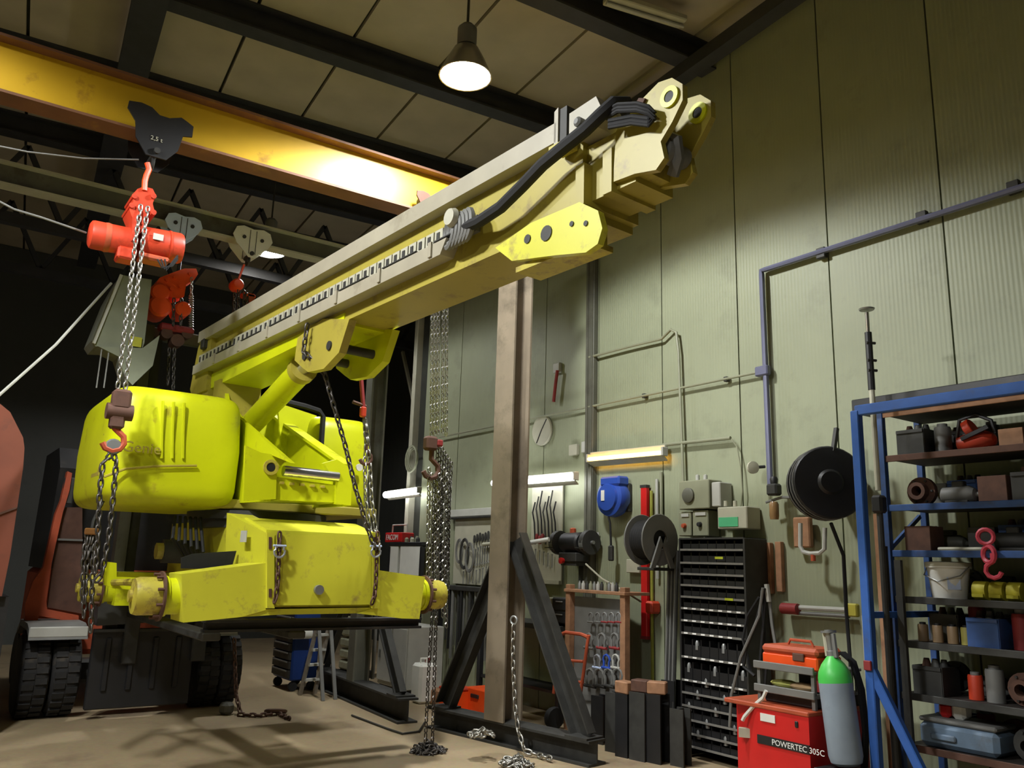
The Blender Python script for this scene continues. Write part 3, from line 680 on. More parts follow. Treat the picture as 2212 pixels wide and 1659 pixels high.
for k in range(3):
    G().tube([hb(340 + 8 * k, 560), hb(350 + 5 * k, 578 + 3 * k), hb(372, 575 - 4 * k), hb(384, 560 - 4 * k)], 0.007, 5).build('control_cable', BLK, RH)
# load chain, two falls of it
lo0, lo1 = hb(312, 445), hb(262, 842)
for off in (-0.026, 0.026):
    chain_parts(RH, [lo0 + V3((off, 0, 0)), hb(300, 520) + V3((off, -0.02, 0)), lo1 + V3((off, 0, 0))], 0.047, 0.0075, STEEL)
bk = G().box(hb(262, 864), (0.13, 0.11, 0.15), bev=0.02).build('bottom_block', RUST, RH)
G().cyl(hb(258, 890) - V3((0.09, 0, 0)), hb(258, 890) + V3((0.09, 0, 0)), 0.06, n=14).build('sheave', RUST, bk)
G().box(hb(252, 912), (0.10, 0.09, 0.10), bev=0.015).build('hook_crosshead', RUST, bk)
g = hook(G(), hb(246, 945), 1.25); g.build('load_hook', ORD, RH)
G().lathe([(0.05, -0.015), (0.06, 0.0), (0.05, 0.015)], hb(245, 965), (0, 1, 0), 14).build('hook_latch_ring', ZINC, RH)
# sling hanging from the hook down to the chassis
SL = thing('chain_sling', 'dark lifting chain sling hanging from the rusty load hook', 'chain', hb(235, 1240))
h0 = hb(244, 978)
lowL = V3((1.20, 6.98, 1.30)); 
chain_parts(SL, [h0, hb(222, 1000), hb(215, 1070), hb(212, 1150), hb(206, 1240)], 0.055, 0.0085, STEELD)
chain_parts(SL, [h0, hb(251, 1000), hb(245, 1070), hb(236, 1150), hb(220, 1240), hb(205, 1258)], 0.055, 0.0085, STEELD)
SB = thing('slack_chain', 'slack dark chain bundle hanging beside the axle hub with a brass tag', 'chain', px(198, 1300, Y=7.15))
for k, (u0, u1, v1) in enumerate(((196, 186, 1250), (204, 180, 1340), (212, 196, 1360), (190, 178, 1300))):
    chain_parts(SB, [px(u0, 1145, Y=7.15), px((u0 + u1) / 2 - 3, 1200, Y=7.12), px(u1, v1, Y=7.15)], 0.055, 0.0085, STEELD)
G().tube([px(198, 1146, Y=7.15), px(202, 1125, Y=7.15), (1.2, 7.2, 2.0), (1.3, 7.25, 2.06)], .012, 6).build('hanger_hook', IRON, SB)
G().box(px(198, 1148, Y=7.12), (0.10, 0.02, 0.05), bev=0.008).build('brass_tag', mat('brass', (170, 120, 70), 0.4, 0.7), SB)
# ---- orange chain hoist under the blue trolley
YA1 = beamY(XA1, 'A')
def ob(u, v, d=0.0): return px(u, v, Y=YA1 - 0.1 + d)
OH = thing('chain_hoist', 'bright orange twin-drum chain hoist with spring and double hook block', 'hoist', (XA1, YA1, 3.9))
G().tube([ob(393, 515, .1), ob(391, 545, .1), ob(385, 590, .1)], 0.02, 8).build('suspension_bar', IRON, OH)
ov = G().prism([ob(u, v) for u, v in ((335, 615), (345, 600), (375, 588), (398, 580), (424, 580), (428, 592), (420, 604), (402, 615), (398, 640), (385, 645), (362, 640), (345, 632), (332, 640))], (0, 0.22, 0)).build('hoist_body', ORA, OH)
for (u, v, r, mm) in ((345, 632, 0.1, ORA), (345, 662, 0.12, ORA), (395, 668, 0.085, ORA)):
    c = ob(u, v); G().lathe([(r * .8, -0.04), (r, -0.02), (r, 0.26), (r * .8, 0.28)], c, (0, 1, 0), 18).build('gear_housing', mm, OH)
for (u, v) in ((360, 605), (378, 600), (390, 620), (370, 625), (410, 592)):
    c = ob(u, v); G().cyl(c, c - V3((0, 0.03, 0)), 0.022, n=8).build('cover_bolt', ORA, ov)
g = G()
for k in range(14): g.ring(ob(413, 640 + 5 * k), (0, 0, 1), 0.022, 0.007, 10, 4)
g.build('buffer_spring', ZINC, OH)
for u in (376, 392): chain_parts(OH, [ob(u, 645, -.02), ob(u - 2, 700, -.02)], 0.05, 0.008, STEELD)
chain_parts(OH, [ob(414, 600), ob(413, 640)], 0.045, 0.007, STEEL)
hbk = G().box(ob(380, 712, .1), (0.36, 0.14, 0.08), bev=0.02).build('hook_block', REDD, OH)
for u in (358, 402): G().lathe([(0.06, -0.06), (0.06, 0.06)], ob(u, 722, .1), (0, 1, 0), 14).build('block_sheave', RUST, hbk)
G().lathe([(0.07, -0.08), (0.07, 0.08)], ob(380, 738, .1), (0, 1, 0), 14).build('block_sheave', RUST, hbk)
chain_parts(OH, [ob(377, 752), ob(374, 838)], 0.05, 0.008, STEELD)
chain_parts(OH, [ob(366, 752), ob(362, 835)], 0.05, 0.008, STEELD)
# ---- small orange hoist under the off-white trolley
YA2 = beamY(XA2, 'A')
def oc(u, v, d=0.0): return px(u, v, Y=YA2 - 0.08 + d)
SH = thing('chain_hoist', 'small orange hand chain hoist hung from the off-white trolley', 'hoist', (XA2, YA2, 4.0))
G().bar(oc(527, 572), oc(515, 604), 0.03, 0.02).build('hook_shank', ORA, SH)
G().lathe([(0.05, -0.03), (0.07, 0.0), (0.07, 0.12), (0.05, 0.15)], oc(514, 614), (0, 1, 0), 14).build('hoist_head', ORA, SH)
G().box(oc(535, 640, .06), (0.16, 0.12, 0.06), bev=0.02).build('hand_wheel_cover', ORA, SH)
G().prism([oc(u, v) for u, v in ((537, 634), (550, 636), (552, 690), (540, 690))], (0, 0.1, 0)).build('wheel_guard', ORD, SH)
for u in (507, 516, 528, 534): chain_parts(SH, [oc(u, 620 + abs(u - 520)), oc(u - 3, 715)], 0.05, 0.008, STEELD)
# ---- hoist hidden behind the boom with its long loose hand chains
YC = beamY(XB2, 'B')
def oe(u, v, d=0.0): return px(u, v, Y=YC - 0.05 + d)
CHN = thing('hand_chain_hoist', 'rusty hand chain hoist whose long shiny chains reach the floor', 'hoist', oe(930, 1650))
G().lathe([(0.10, -0.1), (0.13, -0.06), (0.13, 0.06), (0.10, 0.1)], oe(945, 560), (0, 1, 0), 18).build('hoist_head', REDD, CHN)
G().cyl(oe(935, 480), oe(945, 550), 0.02, n=8).build('top_hook', IRON, CHN)
G().box(oe(990, 633), (0.10, 0.10, 0.09), bev=0.02).build('limit_guard', ORA, CHN)
def strand(parent, pts, pitch=0.042, r=0.0062, m=STEEL, nm='chain_strand'):
    return chain_mesh(G(), pts, pitch, r).build(nm, m, parent)
for k, u in enumerate((934, 941, 948, 958, 966)):
    strand(CHN, [oe(u, 575, .02 * k), oe(u - 1, 750, .02 * k), oe(u - 2, 940, .02 * k)])
b1 = G().box(oe(930, 958), (0.12, 0.10, 0.13), bev=0.02).build('bottom_block', RUST, CHN)
G().box(oe(945, 958), (0.06, 0.12, 0.06), bev=0.01).build('block_lug', REDD, b1)
hook(G(), oe(931, 1008), 1.35).build('load_hook', RUST, CHN)
for k in range(9):
    u = 924 + 5.6 * k; v0 = 1010 + 12 * (k % 3); v1 = 1280 + 25 * ((k * 5) % 4)
    strand(CHN, [oe(u + 3, v0, -.02 + .015 * (k % 4)), oe(u, 1180, .02 * (k % 3)), oe(u - 1 + 2 * (k % 2), v1, .01)], m=STEELD if k % 3 == 2 else STEEL)
for k in range(7):
    u = 940 + 5.0 * k
    strand(CHN, [oe(u + 6, 950 + 8 * k, .05), oe(u, 1100, .05), oe(u - 4, 1240 + 14 * (k % 3), .06)], m=STEELD)
f1, f2 = oe(917, 1648), oe(933, 1645)
strand(CHN, [oe(936, 1290), oe(925, 1470), f1], m=STEELD); strand(CHN, [oe(944, 1290), oe(938, 1470), f2], m=STEELD)
def pile(label, c, r, m, n=60, pitch=0.05, rr=0.008, grp=None):
    t = thing('chain_heap', label, 'chain', c, grp); c = V3(c); me = link_mesh(pitch, rr, m)
    for i in range(n):
        a = random.uniform(0, 6.28); q = r * math.sqrt(random.random()); hh = (1 - q / r) * r * 0.7
        o = bpy.data.objects.new('chain_link', me); COL.objects.link(o); o.parent = t
        o.location = (q * math.cos(a), q * math.sin(a), 0.012 + random.random() * hh); o.rotation_euler = (random.uniform(1, 2), random.uniform(0, 3), random.uniform(0, 6))
    return t
pile('heap of dark chain below the long hoist chains on the concrete', V3((f1.x + .03, f1.y, 0)), 0.14, STEELD, 90)
pile('heap of bright chain lying in front of the braced post base', px(1112, 1655, Z=0.0), 0.13, STEEL, 60)
pile('small heap of bright chain on the post base beam', px(1040, 1590, Z=0.19), 0.10, STEEL, 40)
# rusty chain on the floor by the dual wheel
FC = thing('floor_chain', 'rusty chain trailing over the floor from the dual tyres', 'chain', px(500, 1545, Z=0))
RCH = mat('rusty_chain', (96, 70, 56), 0.7, 0.3, var=0.3)
chain_parts(FC, [px(506, 1380, Y=9.3), px(510, 1500, Y=9.1), px(520, 1544, Z=.02), px(560, 1546, Z=.02), px(600, 1541, Z=.02), px(624, 1552, Z=.02)], 0.06, 0.011, RCH)
G().box(px(488, 1543, Z=0.0) + V3((0, 0, .06)), (0.13, 0.13, 0.12), rz=.5, bev=0.03).build('grey_hook_block', GRYD, FC)
G().ring(px(595, 1543, Z=0.0) + V3((0, 0, .03)), (0.1, 0.2, 1), 0.10, 0.02, 14, 6).build('end_ring', RCH, FC)
# chain hung on the post
PC = thing('post_chain', 'bright steel chain hanging from a ring on the braced post', 'chain', px(1130, 1610, X=4.66))
def pc(u, v): return px(u, v, X=4.54)
G().ring(pc(1110, 1340), (1, 0.3, 0), 0.035, 0.010, 12, 6).build('hanging_ring', ZINC, PC)
chain_parts(PC, [pc(1109, 1350), pc(1108, 1400), pc(1109, 1450), pc(1113, 1530), pc(1120, 1580), pc(1134, 1622)], 0.062, 0.010, STEEL)
chain_parts(PC, [pc(1134, 1622), px(1160, 1630, X=4.6), px(1195, 1640, X=4.6)], 0.062, 0.010, STEEL)
# ---- sling chains on the boom lift front with shackles
def shackle_parts(t, c, s, m, pin=ZINC):
    c = V3(c)
    G().tube([c + V3((-.5 * s, 0, .75 * s)), c + V3((-.5 * s, 0, .25 * s))] + [c + V3((.68 * s * math.cos(a), 0, .68 * s * math.sin(a))) for a in [math.radians(k) for k in (170, 205, 240, 270, 300, 335, 370)]] + [c + V3((.5 * s, 0, .25 * s)), c + V3((.5 * s, 0, .75 * s))], 0.14 * s, 7).build('bow', m, t)
    G().cyl(c + V3((-.85 * s, 0, .72 * s)), c + V3((.75 * s, 0, .72 * s)), 0.13 * s, n=8).build('pin', pin, t)
SHB = mat('galvanised_blue_grey', (168, 172, 178), 0.4, 0.5, var=0.1)
for (u, v, lb) in ((604, 1192, 'galvanised bow shackle in the slot of the chassis plate below the front cheek'), (812, 1192, 'galvanised bow shackle holding the chain with the red load binder')):
    c = px(u, v, Y=YF - 0.08); t = thing('bow_shackle', lb, 'shackle', c)
    shackle_parts(t, c, 0.06, SHB, BLUP)
LC = thing('lashing_chain', 'chain running from the boom bracket down to the chassis shackle', 'chain', px(800, 1150, Y=YF - 0.06))
chain_parts(LC, [bp(2.55, -0.05, 3.30), bp(2.52, -0.05, 3.1), px(702, 810, Y=5.8), px(716, 860, Y=5.8), px(745, 960, Y=5.85), px(768, 1055, Y=5.9), px(790, 1130, Y=5.95), px(808, 1180, Y=YF - 0.08)], 0.055, 0.009, STEELD)
LB = thing('load_binder', 'red lever load binder in the chain beside the right cover', 'load binder', px(786, 880, Y=6.4))
def lb(u, v): return px(u, v, Y=6.45)
G().bar(lb(778, 790), lb(786, 895), 0.035, 0.03, bev=0.006).build('lever', REDD, LB)
G().cyl(lb(762, 868), lb(790, 878), 0.016, n=8).build('handle', RUST, LB)
G().box(lb(784, 890), (0.05, 0.05, 0.09), bev=0.01).build('toggle', RED, LB)
RC2 = thing('lifting_chain', 'long lifting chain with load binder reaching down to the right chassis shackle', 'chain', lb(800, 1150))
chain_parts(RC2, [lb(775, 690), lb(776, 740), lb(779, 790)], 0.05, 0.008, STEELD)
chain_parts(RC2, [lb(787, 905), lb(791, 960), lb(788, 1000), lb(790, 1080), lb(800, 1145), px(808, 1178, Y=YF - 0.06)], 0.055, 0.009, STEEL)
chain_parts(RC2, [lb(789, 905), lb(795, 960), lb(799, 1000), lb(803, 1080), lb(812, 1145), px(818, 1178, Y=YF - 0.06)], 0.055, 0.009, STEEL)
hook(G(), lb(790, 985), 0.9).build('grab_hook', RUST, RC2)
for (u0, lb_) in ((600, 'rusty short chain threaded through the plate slots under the left shackle'), (812, 'rusty short chain threaded through the plate slots under the right shackle')):
    t = thing('slot_chain', lb_, 'chain', px(u0, 1310, Y=YF - 0.05))
    chain_parts(t, [px(u0 + 4, 1150, Y=YF - .045), px(u0 + 2, 1200, Y=YF - .06), px(u0, 1260, Y=YF - .05), px(u0 - 4, 1290, Y=YF - .05), px(u0 - 10, 1308, Y=YF - .045)], 0.05, 0.009, RCH)
# ---- cables in the air
def rope(name, label, pts, r, m, cat='cable'): return tag(G().tube(pts, r, 6).build(name, m), label, cat)
rope('guy_rope', 'pale rope running slanting down from the canvas bag', [(lambda a, b: a + (b - a) * ((a.z - 0.02) / (a.z - b.z)))(px(120, 745, Y=8.2), px(-60, 905, Y=7.6)), px(-60, 905, Y=7.6), px(120, 745, Y=8.2), px(240, 612, Y=8.7)], 0.013, GRY, 'rope')
rope('pendant_cable', 'thin sagging cable plugged into the end of the red hoist', [(-1.75, 6.72, 4.80), (-1.2, 6.5, 4.55), px(-40, 415, Y=6.4), px(30, 452, Y=6.5), px(90, 470, Y=6.6), px(186, 503, Y=6.75)], 0.008, GRYD)
rope('signal_wire', 'thin dark wire leading to the black trolley', [(-1.7, 6.83, 4.86), px(-40, 308, Y=6.9), px(60, 328, Y=6.9), px(180, 342, Y=6.85), px(300, 345, Y=6.8)], 0.007, GRYD)
# ---- canvas chain bag
CB = thing('canvas_bag', 'grey-green canvas bag hanging in the dark behind the red hoist', 'bag', px(270, 800, Y=8.8))
def cbp(u, v, d=0): return px(u, v, Y=8.8 + d)
bag = G(); top = [(238, 598), (330, 600)]; 
P0 = [cbp(u, v) for u, v in ((262, 594), (328, 604), (312, 740), (308, 752), (206, 748), (198, 735), (236, 640))]
bag.prism(P0, (0, 0.45, 0)); bag.build('bag_body', CANV, CB, ang=20)
G().prism([cbp(u, v, -.03) for u, v in ((212, 748), (308, 752), (345, 724), (330, 790), (286, 832), (270, 815), (256, 770))], (0, 0.3, 0)).build('bag_fold', CANV, CB)
G().bar(cbp(262, 594, -.01), cbp(202, 742, -.01), 0.03, 0.03).build('seam_tape', GRY, CB)
for u in (206, 222): G().bar(cbp(u + 14, 752), cbp(u + 2, 838), 0.012, 0.012).build('strap', GRYD, CB)
G().box(cbp(292, 738, -0.02), (0.12, 0.01, 0.10)).build('yellow_label', mat('label_yellow', (170, 168, 50), 0.7), CB)
G().cyl(cbp(300, 602, .2), V3((cbp(300, 602, .2).x, beamY(1.5, 'A') - .1, 5.14)), 0.008, n=6).build('hanger_wire', IRON, CB)
# ------------------------------------------------------------------ forklift with dual tyres
FK = thing('forklift', 'heavy orange forklift with black dual front tyres behind the boom lift', 'forklift', (2.2, 9.8, 0))
YW = 9.75
TYR = mat('tyre_rubber', (34, 33, 32), 0.8, var=0.3, scale=18, dirt=(70, 62, 50), dirt_amt=0.35, dscale=7)
def tyre(x, w=0.25, R=0.40):
    t = G().lathe([(R * .58, -w / 2), (R * .9, -w / 2), (R * .97, -w * .42), (R, -w * .3), (R, w * .3), (R * .97, w * .42), (R * .9, w / 2), (R * .58, w / 2)], (x, YW, R + .002), (1, 0, 0), 36).build('tyre', TYR, FK)
    for i in range(26):
        a = 2 * math.pi * i / 26
        for sg in (-1, 1):
            c = V3((x + sg * w * .22, YW + (R + .004) * math.cos(a + sg * .06), R + (R + .004) * math.sin(a + sg * .06)))
            if c.z < 0.02 or math.cos(a) > 0.3: continue
            M = Matrix.Rotation(a - math.pi / 2, 3, 'X'); G().box(c, (w * .40, 0.055, 0.022), M=M).build('tread_block', TYR, t)
    G().lathe([(R * .58, -w * .35), (R * .5, -w * .35), (R * .45, 0), (R * .12, .02), (R * .12, .06), (0.0001, .06)], (x, YW, R), (-1, 0, 0), 20).build('rim', RUST, t)
for u in (72, 140): tyre(px(u, 1480, Y=9.4).x)
for u in (448, 492): tyre(px(u, 1470, Y=9.4).x + (0.02 if u > 470 else 0), 0.24)
xl0, xl1 = px(56, 1370, Y=9.5).x, px(182, 1370, Y=9.5).x
xr0, xr1 = px(408, 1370, Y=9.5).x, px(500, 1370, Y=9.5).x
for x0, x1 in ((xl0, xl1), (xr0, xr1)):
    f = G().prism([V3((x0, y, z)) for y, z in ((9.28, .76), (9.32, .86), (9.5, .90), (10.1, .90), (10.3, .78), (10.3, .74), (10.08, .84), (9.5, .84), (9.36, .80))], (x1 - x0, 0, 0)).build('fender', GRYD, FK)
    G().box(((x0 + x1) / 2, 9.30, .83), (x1 - x0, 0.03, 0.10), bev=.01).build('fender_edge', GRY, f)
# mast, carriage, forks
mu = []
for X in (1.78, 2.46):
    mu.append(G().channel(V3((X, 9.42, 0.12)), V3((X, 9.42, 4.02)), 0.16, 0.11, 0.02, up=(1, 0, 0)).build('mast_upright', IRONG, FK))
    G().channel(V3((X + .11, 9.44, 0.3)), V3((X + .11, 9.44, 3.9)), 0.13, 0.09, 0.02, up=(1, 0, 0)).build('inner_mast', IRON, FK)
G().box((2.16, 9.45, 3.95), (0.86, 0.08, 0.14), bev=.01).build('mast_crossbar', IRONG, FK)
G().cyl((2.66, 9.42, 0.6), (2.66, 9.42, 3.85), 0.028, n=10).build('lift_rod', CHROME, FK)
G().cyl((2.55, 9.45, 0.3), (2.55, 9.45, 2.4), 0.05, n=12).build('lift_cylinder', IRON, FK)
x0, x1 = px(198, 1400, Y=9.25).x, px(418, 1400, Y=9.25).x
cg = G().box(((x0 + x1) / 2, 9.28, 0.47), (x1 - x0, 0.06, 0.74), bev=.01).build('carriage', BLKP, FK)
G().box(((x0 + x1) / 2, 9.25, 0.84), (x1 - x0, 0.10, 0.03), bev=.005).build('carriage_top_bar', IRON, cg)
for k in range(4):
    G().box((x0 + (x1 - x0) * (0.15 + .23 * k), 9.235, 0.52), (0.05, 0.03, 0.5), bev=.008).build('carriage_rib', BLKP, cg)
G().prism([px(u, v, Y=9.2) for u, v in ((212, 1312), (228, 1298), (330, 1296), (400, 1320), (430, 1338), (210, 1352))], (0, 0.25, 0)).build('mast_guard', IRON, FK)
G().box(((xl1 + xr0) / 2, 9.75, 0.42), (xr0 - xl1 + .3, 0.22, 0.22), bev=.03).build('front_axle', IRON, FK)
for X in (1.95, 2.62): G().box((X, 7.9, 1.0), (0.14, 2.7, 0.06), bev=.01).build('fork', IRON, FK)
for X in (1.95, 2.62): G().box((X, 9.22, 0.8), (0.14, 0.06, 0.56), bev=.01).build('fork_heel', IRON, FK)
# orange cab side, brown screen, body behind
def fo(u, v, Y=9.9): return px(u, v, Y=Y)
cab = G().prism([fo(u, v) for u, v in ((146, 1018), (156, 1022), (150, 1060), (135, 1110), (112, 1215), (100, 1300), (102, 1316), (170, 1330), (170, 1346), (84, 1330), (80, 1346), (54, 1346), (54, 1305), (72, 1255), (94, 1225), (104, 1180), (120, 1110), (132, 1080))], (0, 0.12, 0)).build('cab_pillar', ORD, FK)
G().prism([fo(u, v, 9.98) for u, v in ((136, 1096), (178, 1096), (178, 1326), (102, 1312), (114, 1220))], (0, 0.04, 0)).build('cab_screen', RUST, FK)
G().box(fo(150, 1166, 9.95), (0.25, 0.03, 0.02)).build('screen_bar', GRYD, FK)
G().box(fo(147, 1060, 9.95), (0.10, 0.06, 0.28), bev=.01).build('cab_lamp_box', IRON, FK)
G().box((2.1, 11.2, 0.95), (1.7, 1.7, 0.9), bev=.06).build('body', ORD, FK)
G().prism([V3((1.25, y, z)) for y, z in ((10.6, 1.4), (10.4, 2.5), (10.7, 2.75), (11.8, 2.75), (12.0, 1.4))], (1.7, 0, 0)).build('cab', BLKP, FK)
for X in (1.35, 2.85):
    G().lathe([(0.15, -.11), (0.30, -.12), (0.33, -.06), (0.33, .06), (0.30, .12), (0.15, .11)], (X, 11.9, 0.332), (1, 0, 0), 24).build('rear_tyre', TYR, FK)
# ---- black cross beam resting on the forks under the chassis
tag(G().ibeam((1.9, 6.62, 1.075), (3.75, 6.62, 1.075), 0.12, 0.09).build('support_beam', BLKP), 'black steel beam lying across the forks under the boom lift axle', 'beam')
# ---- orange machine housing at the edge of the picture
OM = thing('machine_housing', 'tall rusty orange steel housing standing left of the forklift', 'machine', (-0.5, 9.2, 0))
def om(u, v): return px(u, v, Y=8.6)
G().prism([om(u, v) for u, v in ((-160, 880), (0, 872), (22, 890), (50, 945), (53, 968), (50, 1010), (22, 1200), (4, 1288), (-160, 1290))], (0, 1.2, 0)).build('hood', ORH, OM)
G().prism([om(u, v) for u, v in ((-160, 1110), (0, 1107), (36, 1095), (35, 1099), (0, 1112), (-160, 1116))], (0, -0.02, 0)).build('hood_seam', RUST, OM)
c = om(-80, 1290); G().box((c.x, 9.2, c.z / 2), (0.7, 1.0, c.z)).build('pedestal', BLKP, OM)
# ------------------------------------------------------------------ things fixed to the tool wall
def wx(u, v, X=XW - 0.05): return px(u, v, X=X)
def one(g, name, m, label, cat, group=None): return tag(g.build(name, m), label, cat, group)
def pipe(name, label, pts, r, m, clips=()):
    t = thing(name, label, 'pipe', pts[0]); G().tube(pts, r, 8).build('pipe_run', m, t)
    for c in clips: G().box(c, (0.05, r * 3.2, r * 3.6), bev=0.004).build('pipe_clip', IRON, t)
    return t
PX_ = XW - 0.06
c0 = wx(1645, 585, PX_)
pipe('air_pipe', 'blue-grey air pipe running high along the sheet wall and down to the regulator', [V3((PX_, -3, c0.z)), c0 + V3((0, -.04, 0)), c0, c0 + V3((0, 0, -.04)), V3((PX_, c0.y - .01, wx(1655, 1000, PX_).z)), V3((PX_, c0.y - .01, 2.35))], 0.026, PIPE,
     [wx(1775, 547, PX_ + .02), wx(1992, 470, PX_ + .02), wx(2190, 405, PX_ + .02)])
z3 = wx(1472, 838, PX_).z
pipe('conduit', 'thin green-grey conduit running level behind the brown post', [V3((PX_, c0.y + .03, z3)), V3((PX_, 7.0, z3)), V3((PX_, 7.2, z3)), V3((PX_, 10.4, z3))], 0.013, OLIVE, [V3((PX_ + .02, y, z3)) for y in (5.1, 6.2)])
G().box(V3((PX_, c0.y, z3)), (0.05, 0.09, 0.07), bev=.01)
one(G().box(V3((PX_ - .01, c0.y + .02, z3)), (0.06, 0.14, 0.09), bev=.01), 'pipe_saddle', PIPE, 'blue-grey saddle where the conduit meets the air pipe', 'pipe')
pipe('conduit', 'grey-green conduit with a raised elbow dropping to the switch cabinet', [wx(u, v, PX_) for u, v in ((1268, 773), (1362, 748), (1429, 732), (1449, 712), (1461, 718), (1466, 760), (1473, 948), (1476, 1040))], 0.015, OLIVE)
pipe('conduit', 'short conduit from the warm batten light ending in a loose cable', [wx(u, v, PX_) for u, v in ((1433, 961), (1578, 946))], 0.017, OLIVE)
one(G().tube([wx(u, v, PX_) for u, v in ((1580, 948), (1592, 965), (1600, 1010), (1604, 1060), (1600, 1098))], 0.007, 6), 'loose_cable', OLIVE, 'thin cable curving from the short conduit down to the green box', 'cable')
# clock
cc = wx(1171, 930, XW - 0.03); ck_ = thing('wall_clock', 'round white wall clock beside the brown post', 'clock', cc)
G().lathe([(0.185, 0), (0.19, 0.02), (0.18, 0.035), (0.172, 0.03)], cc + V3((.02, 0, 0)), (-1, 0, 0), 28).build('rim', CRM, ck_)
G().lathe([(0.172, 0), (0.0001, 0.001)], cc + V3((-.008, 0, 0)), (-1, 0, 0), 28).build('dial', WHT, ck_)
for (dy, dz, w_) in ((-.10, .13, .012), (.09, -.15, .014)):
    G().bar(cc + V3((-.014, 0, 0)), cc + V3((-.014, dy, dz)), w_, 0.004, up=(1, 0, 0)).build('hand', CLR, ck_)
# small boxes on the sheets
def wbox(name, u0, v0, u1, v1, d, m, label, cat, X=XW, bev=0.006):
    a, b = wx(u0, v0, X - d), wx(u1, v1, X - d)
    return one(G().box(((X - d / 2), (a.y + b.y) / 2, (a.z + b.z) / 2), (d - .004, abs(a.y - b.y), abs(a.z - b.z)), bev=bev), name, m, label, cat)
wbox('sensor_box', 1194, 786, 1207, 803, 0.05, GRY, 'small pale sensor box high on the wall beside the post', 'box')
wbox('switch_box', 1228, 961, 1245, 982, 0.05, CRM, 'pale double switch box below the level conduit', 'switch')
wbox('socket_box', 1255, 954, 1270, 976, 0.05, GRY, 'pale socket box at the end of the warm batten light', 'socket')
one(G().tube([wx(u, v, PX_) for u, v in ((1204, 800), (1200, 830), (1196, 868))], 0.02, 8), 'red_nozzle', REDD, 'small red nozzle hanging below the sensor box', 'nozzle')
# lights over the bench
WARM = emis('warm_tube_glow', (255, 196, 96), 9); COOL = emis('cool_tube_glow', (250, 252, 255), 14)
def batten(label, a, b, glow, tube_r, hh, watts, col):
    a, b = V3(a), V3(b); t = thing('batten_light', label, 'light', (a + b) / 2)
    G().bar(a + V3((.05, 0, .035)), b + V3((.05, 0, .035)), 0.05, hh, bev=.006).build('housing', CRM, t)
    G().bar(a + V3((.03, 0, -.05)), b + V3((.03, 0, -.05)), 0.09, 0.01, up=(0.7, 0, 1)).build('reflector', CRM, t)
    G().cyl(a, b, tube_r, n=10).build('tube', glow, t)
    for p, s in ((a, 1), (b, -1)): G().box(p + V3((.02, 0, .01)), (0.08, 0.03, 0.09), bev=.005).build('end_cap', GRY, t)
    for k in (.25, .75):
        q = a.lerp(b, k) + V3((.06, 0, .06)); G().bar(q, V3((XW - .002, q.y, q.z)), 0.03, 0.02).build('wall_arm', GRYD, t)
    return t
batten('warm glowing batten light with cream reflector on the sheet wall', wx(1270, 992, XW - .12), wx(1432, 977, XW - .12), WARM, 0.02, 0.09, 0, None)
batten('dazzling white batten light passing behind the brown post', wx(1066, 1044, 5.85), wx(1240, 1030, 5.85), COOL, 0.042, 0.06, 0, None)
batten('dazzling white batten light over the far bench by the wall end', wx(833, 1069, 5.95), wx(902, 1060, 5.95), COOL, 0.05, 0.06, 0, None)
# blue hose reel
c = wx(1320, 1075, XW - 0.14); HR = thing('hose_reel', 'closed blue round hose reel on the sheet wall', 'hose reel', c)
G().lathe([(0.10, .11), (0.19, .10), (0.205, .06), (0.205, 0), (0.195, -.03), (0.15, -.045), (0.14, -.07), (0.0001, -.075)], c, (1, 0, 0), 30).build('reel_case', BLUR, HR)
G().box(c + V3((.02, -.03, .17)), (0.16, 0.30, 0.10), bev=.02).build('top_bracket', BLUR, HR)
G().box(c + V3((-.078, .045, .02)), (0.008, 0.05, 0.11)).build('white_label', WHT, HR)
G().box(c + V3((.11, 0, 0)), (0.06, 0.36, 0.3), bev=.01).build('wall_plate', IRON, HR)
G().tube([c + V3((-.02, .02, -.2)), wx(1318, 1130, 6.0), wx(1320, 1180, 6.0)], 0.012, 6).build('hose_end', BLK, HR)
G().box(wx(1320, 1195, 6.0), (0.05, 0.06, 0.16), bev=.012).build('air_gun', IRON, HR)
# cable reel on its stand
ca, cb2 = wx(1386, 1166, 5.72), wx(1424, 1166, 5.72); ax_ = V3((0, -1, 0))
CRl = thing('cable_reel', 'black drum of cable between two grey reel flanges', 'cable reel', V3((5.72, (ca.y + cb2.y) / 2, ca.z - .26)))
for p in (ca, cb2): G().lathe([(0.235, 0), (0.24, .008), (0.235, .016), (0.09, .016), (0.09, 0)], p, ax_, 28).build('reel_flange', GRYD, CRl)
g = G()
for k in range(7): g.ring(ca.lerp(cb2, .1 + .13 * k), ax_, 0.17, 0.016, 22, 5)
g.build('cable_winding', BLK, CRl)
G().lathe([(0.155, 0), (0.155, (cb2 - ca).length)], ca, ax_, 20).build('reel_core', BLK, CRl)
G().prism([cb2 + V3((0, -.03, 0)) + V3((x, 0, z)) for x, z in ((-.03, .03), (.03, .03), (.16, -.26), (.10, -.26))], (0, -.02, 0)).build('stand_arm', GRYD, CRl)
G().prism([cb2 + V3((0, -.03, 0)) + V3((x, 0, z)) for x, z in ((-.03, .03), (.03, .03), (-.10, -.26), (-.16, -.26))], (0, -.02, 0)).build('stand_arm', GRYD, CRl)
G().box(V3((5.9, (ca.y + cb2.y) / 2, ca.z - .27)), (0.5, 0.22, 0.03), bev=.005).build('bracket_shelf', IRON, CRl)
